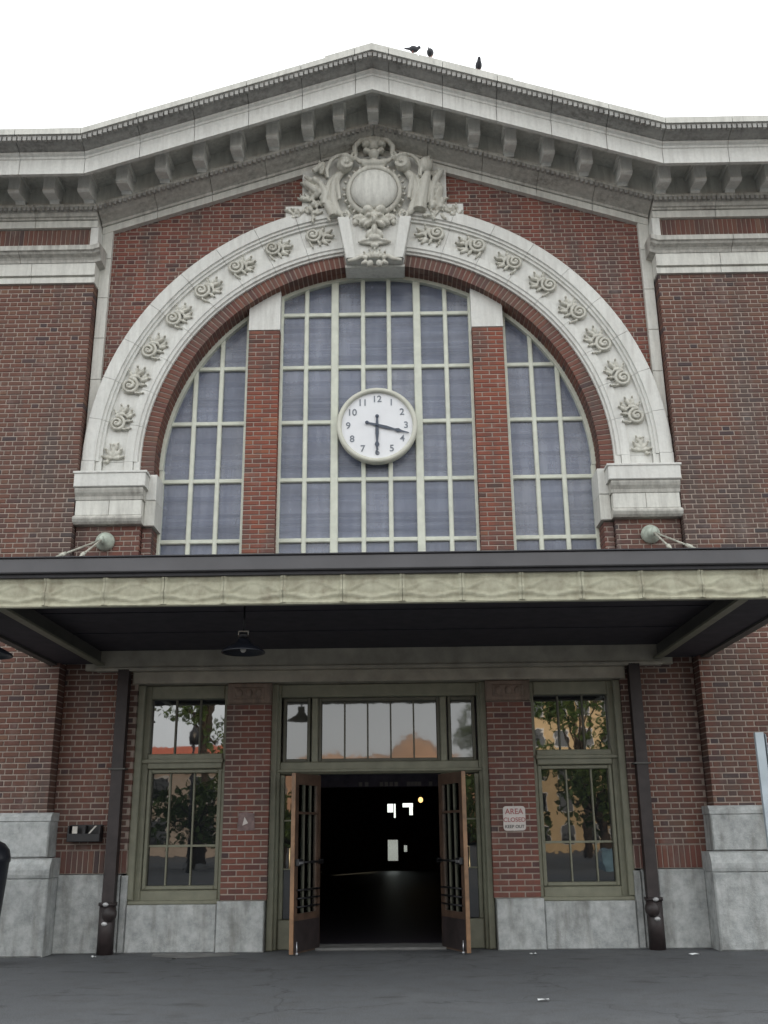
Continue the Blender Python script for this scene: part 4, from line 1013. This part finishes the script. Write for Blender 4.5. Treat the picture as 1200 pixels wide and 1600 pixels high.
def building(name, x0, x1, y0, h, c, label, rows, cols, roofc=None):
    wm = m_plain(name+'_wall', c, .85, var=.12, scale=1.5); e = empty(name, ((x0+x1)/2, y0, 0), label=label, category='building')
    w = (x1-x0)/2; m = MB(); m.box(-w, w, -10, 0, 0, h); m.build('wall', wm, e)
    for j in range(rows):
        for i in range(cols):
            cx = -w+2*w*(i+.5)/cols; cz = h*(j+.55)/rows; ww = w/cols*.5; hh = h/rows*.27
            m = MB(); m.box(cx-ww-.06, cx+ww+.06, .0, .05, cz-hh-.06, cz+hh+.06); f_ = m.build('window', M['white'], e)
            m = MB(); m.box(cx-ww, cx+ww, .051, .06, cz-hh, cz+hh); m.build('pane', M['glass'], f_)
    if roofc:
        m = MB(); m.add([(-w-.5, .5, h), (w+.5, .5, h), (w+.5, -10.5, h), (-w-.5, -10.5, h), (-w*.6, -5, h+2.2), (w*.6, -5, h+2.2)], [(0, 1, 5, 4), (1, 2, 5), (2, 3, 4, 5), (3, 0, 4), (3, 2, 1, 0)]); m.build('roof', m_plain(name+'_roof', roofc, .8), e)
    else:
        m = MB(); m.box(-w-.2, w+.2, -10.2, .2, h, h+.4); m.build('roof', wm, e)
for i, (x, y, h, r_q) in enumerate(((-14.5, -34, 4.4, 2.6), (-9.5, -35, 4.0, 2.6), (-5.2, -34, 3.6, 2.4), (5.2, -36, 3.8, 2.4), (9.6, -34, 4.3, 2.6), (13.2, -35, 4.6, 2.7))):
    t_ = tree(x, y, h, r_q, ('leftmost low roundish bush', 'second low bush from the left', 'third low bush from the left', 'fourth low bush from the left', 'fifth low bush from the left', 'rightmost low bush')[i]+' in the row across the street', 40+i, 1500)
building('apartment_block', 10.5, 24, -68, 12.2, (.62, .46, .27), 'tan apartment block across the street behind dark trees', 5, 7)
building('low_house', -24, -9.5, -66, 6.4, (.5, .42, .36), 'low house with a red roof across the street', 2, 4, (.42, .10, .05))
m = MB(); vs = []; fs = []; nx, ny = 90, 14; rd = random.Random(5)
for j in range(ny+1):
    for i in range(nx+1):
        u, v = i/nx, j/ny; hgt = math.sin(PI*min(1, v*1.3+.02))**.6*(7.2+2.6*math.exp(-((u-.525)/.035)**2)+1.0*math.exp(-((u-.43)/.05)**2)+rd.uniform(-.35, .35))
        vs.append((-60+120*u, -110-50*v, max(0, hgt)*1.5-.2))
for j in range(ny):
    for i in range(nx): a = j*(nx+1)+i; fs.append((a, a+1, a+nx+2, a+nx+1))
m.add(vs, fs, smooth=True); m.build('hills', m_plain('hill_earth', (.62, .36, .22), .9, var=.4, scale=.15), kind='structure')
def street_lamp(x, y, label):
    m = MB(); m.tube([(0, 0, 0), (0, 0, 5.2)], [.09, .05], 10); e = m.build('street_lamp', M['black'], loc=(x, y, 0), label=label, category='street lamp', group='street lamps across the street')
    m = MB(); m.lathe((0, 0, 5.2), [(.05, 0), (.2, .1), (.28, .5), (.05, .75), (.02, .9)], 12); m.build('lantern', M['black'], e)
street_lamp(-8.6, -30, 'black lantern lamp post reflected in the left ground floor window')
street_lamp(4.6, -20, 'black lantern lamp post reflected in the right ground floor window')
# parked car across the street
def prof_car(label, loc, rz, col):
    e = empty('parked_car', loc, rz, label=label, category='car')
    paint = m_plain('car_paint', col, .25, .2, bmp=0); b_ = MB()
    P_ = [(-2.2, .35), (2.15, .35), (2.25, .6), (2.15, .82), (1.2, .95), (.55, 1.40), (-1.1, 1.42), (-1.75, 1.0), (-2.25, .92), (-2.3, .6)]
    b_.prism(P_, -.85, .85); b_.build('body', paint, e)
    g_ = MB(); g_.prism([(1.05, .97), (.5, 1.34), (-1.05, 1.36), (-1.55, 1.0)], -.86, .86); g_.build('side_window', M['glass'], e)
    for x in (-1.4, 1.4):
        for y in (-.78, .78):
            w_ = MB(); w_.lathe((x, y, .33), [(.001, -.1), (.33, -.1), (.33, .1), (.001, .1)], 20, 'y'); wh = w_.build('wheel', M['black'], e)
            w_ = MB(); w_.lathe((x, y, .33), [(.001, -.11), (.2, -.105), (.2, .105), (.001, .11)], 16, 'y'); w_.build('rim', M['steel'], wh)
    for y in (-.6, .6):
        w_ = MB(); w_.ell((2.2, y, .68), (.08, .16, .08)); w_.build('headlight', M['white'], e)
prof_car('pale blue car parked across the street opposite the station', (8.5, -17, 0), .1, (.25, .42, .55))
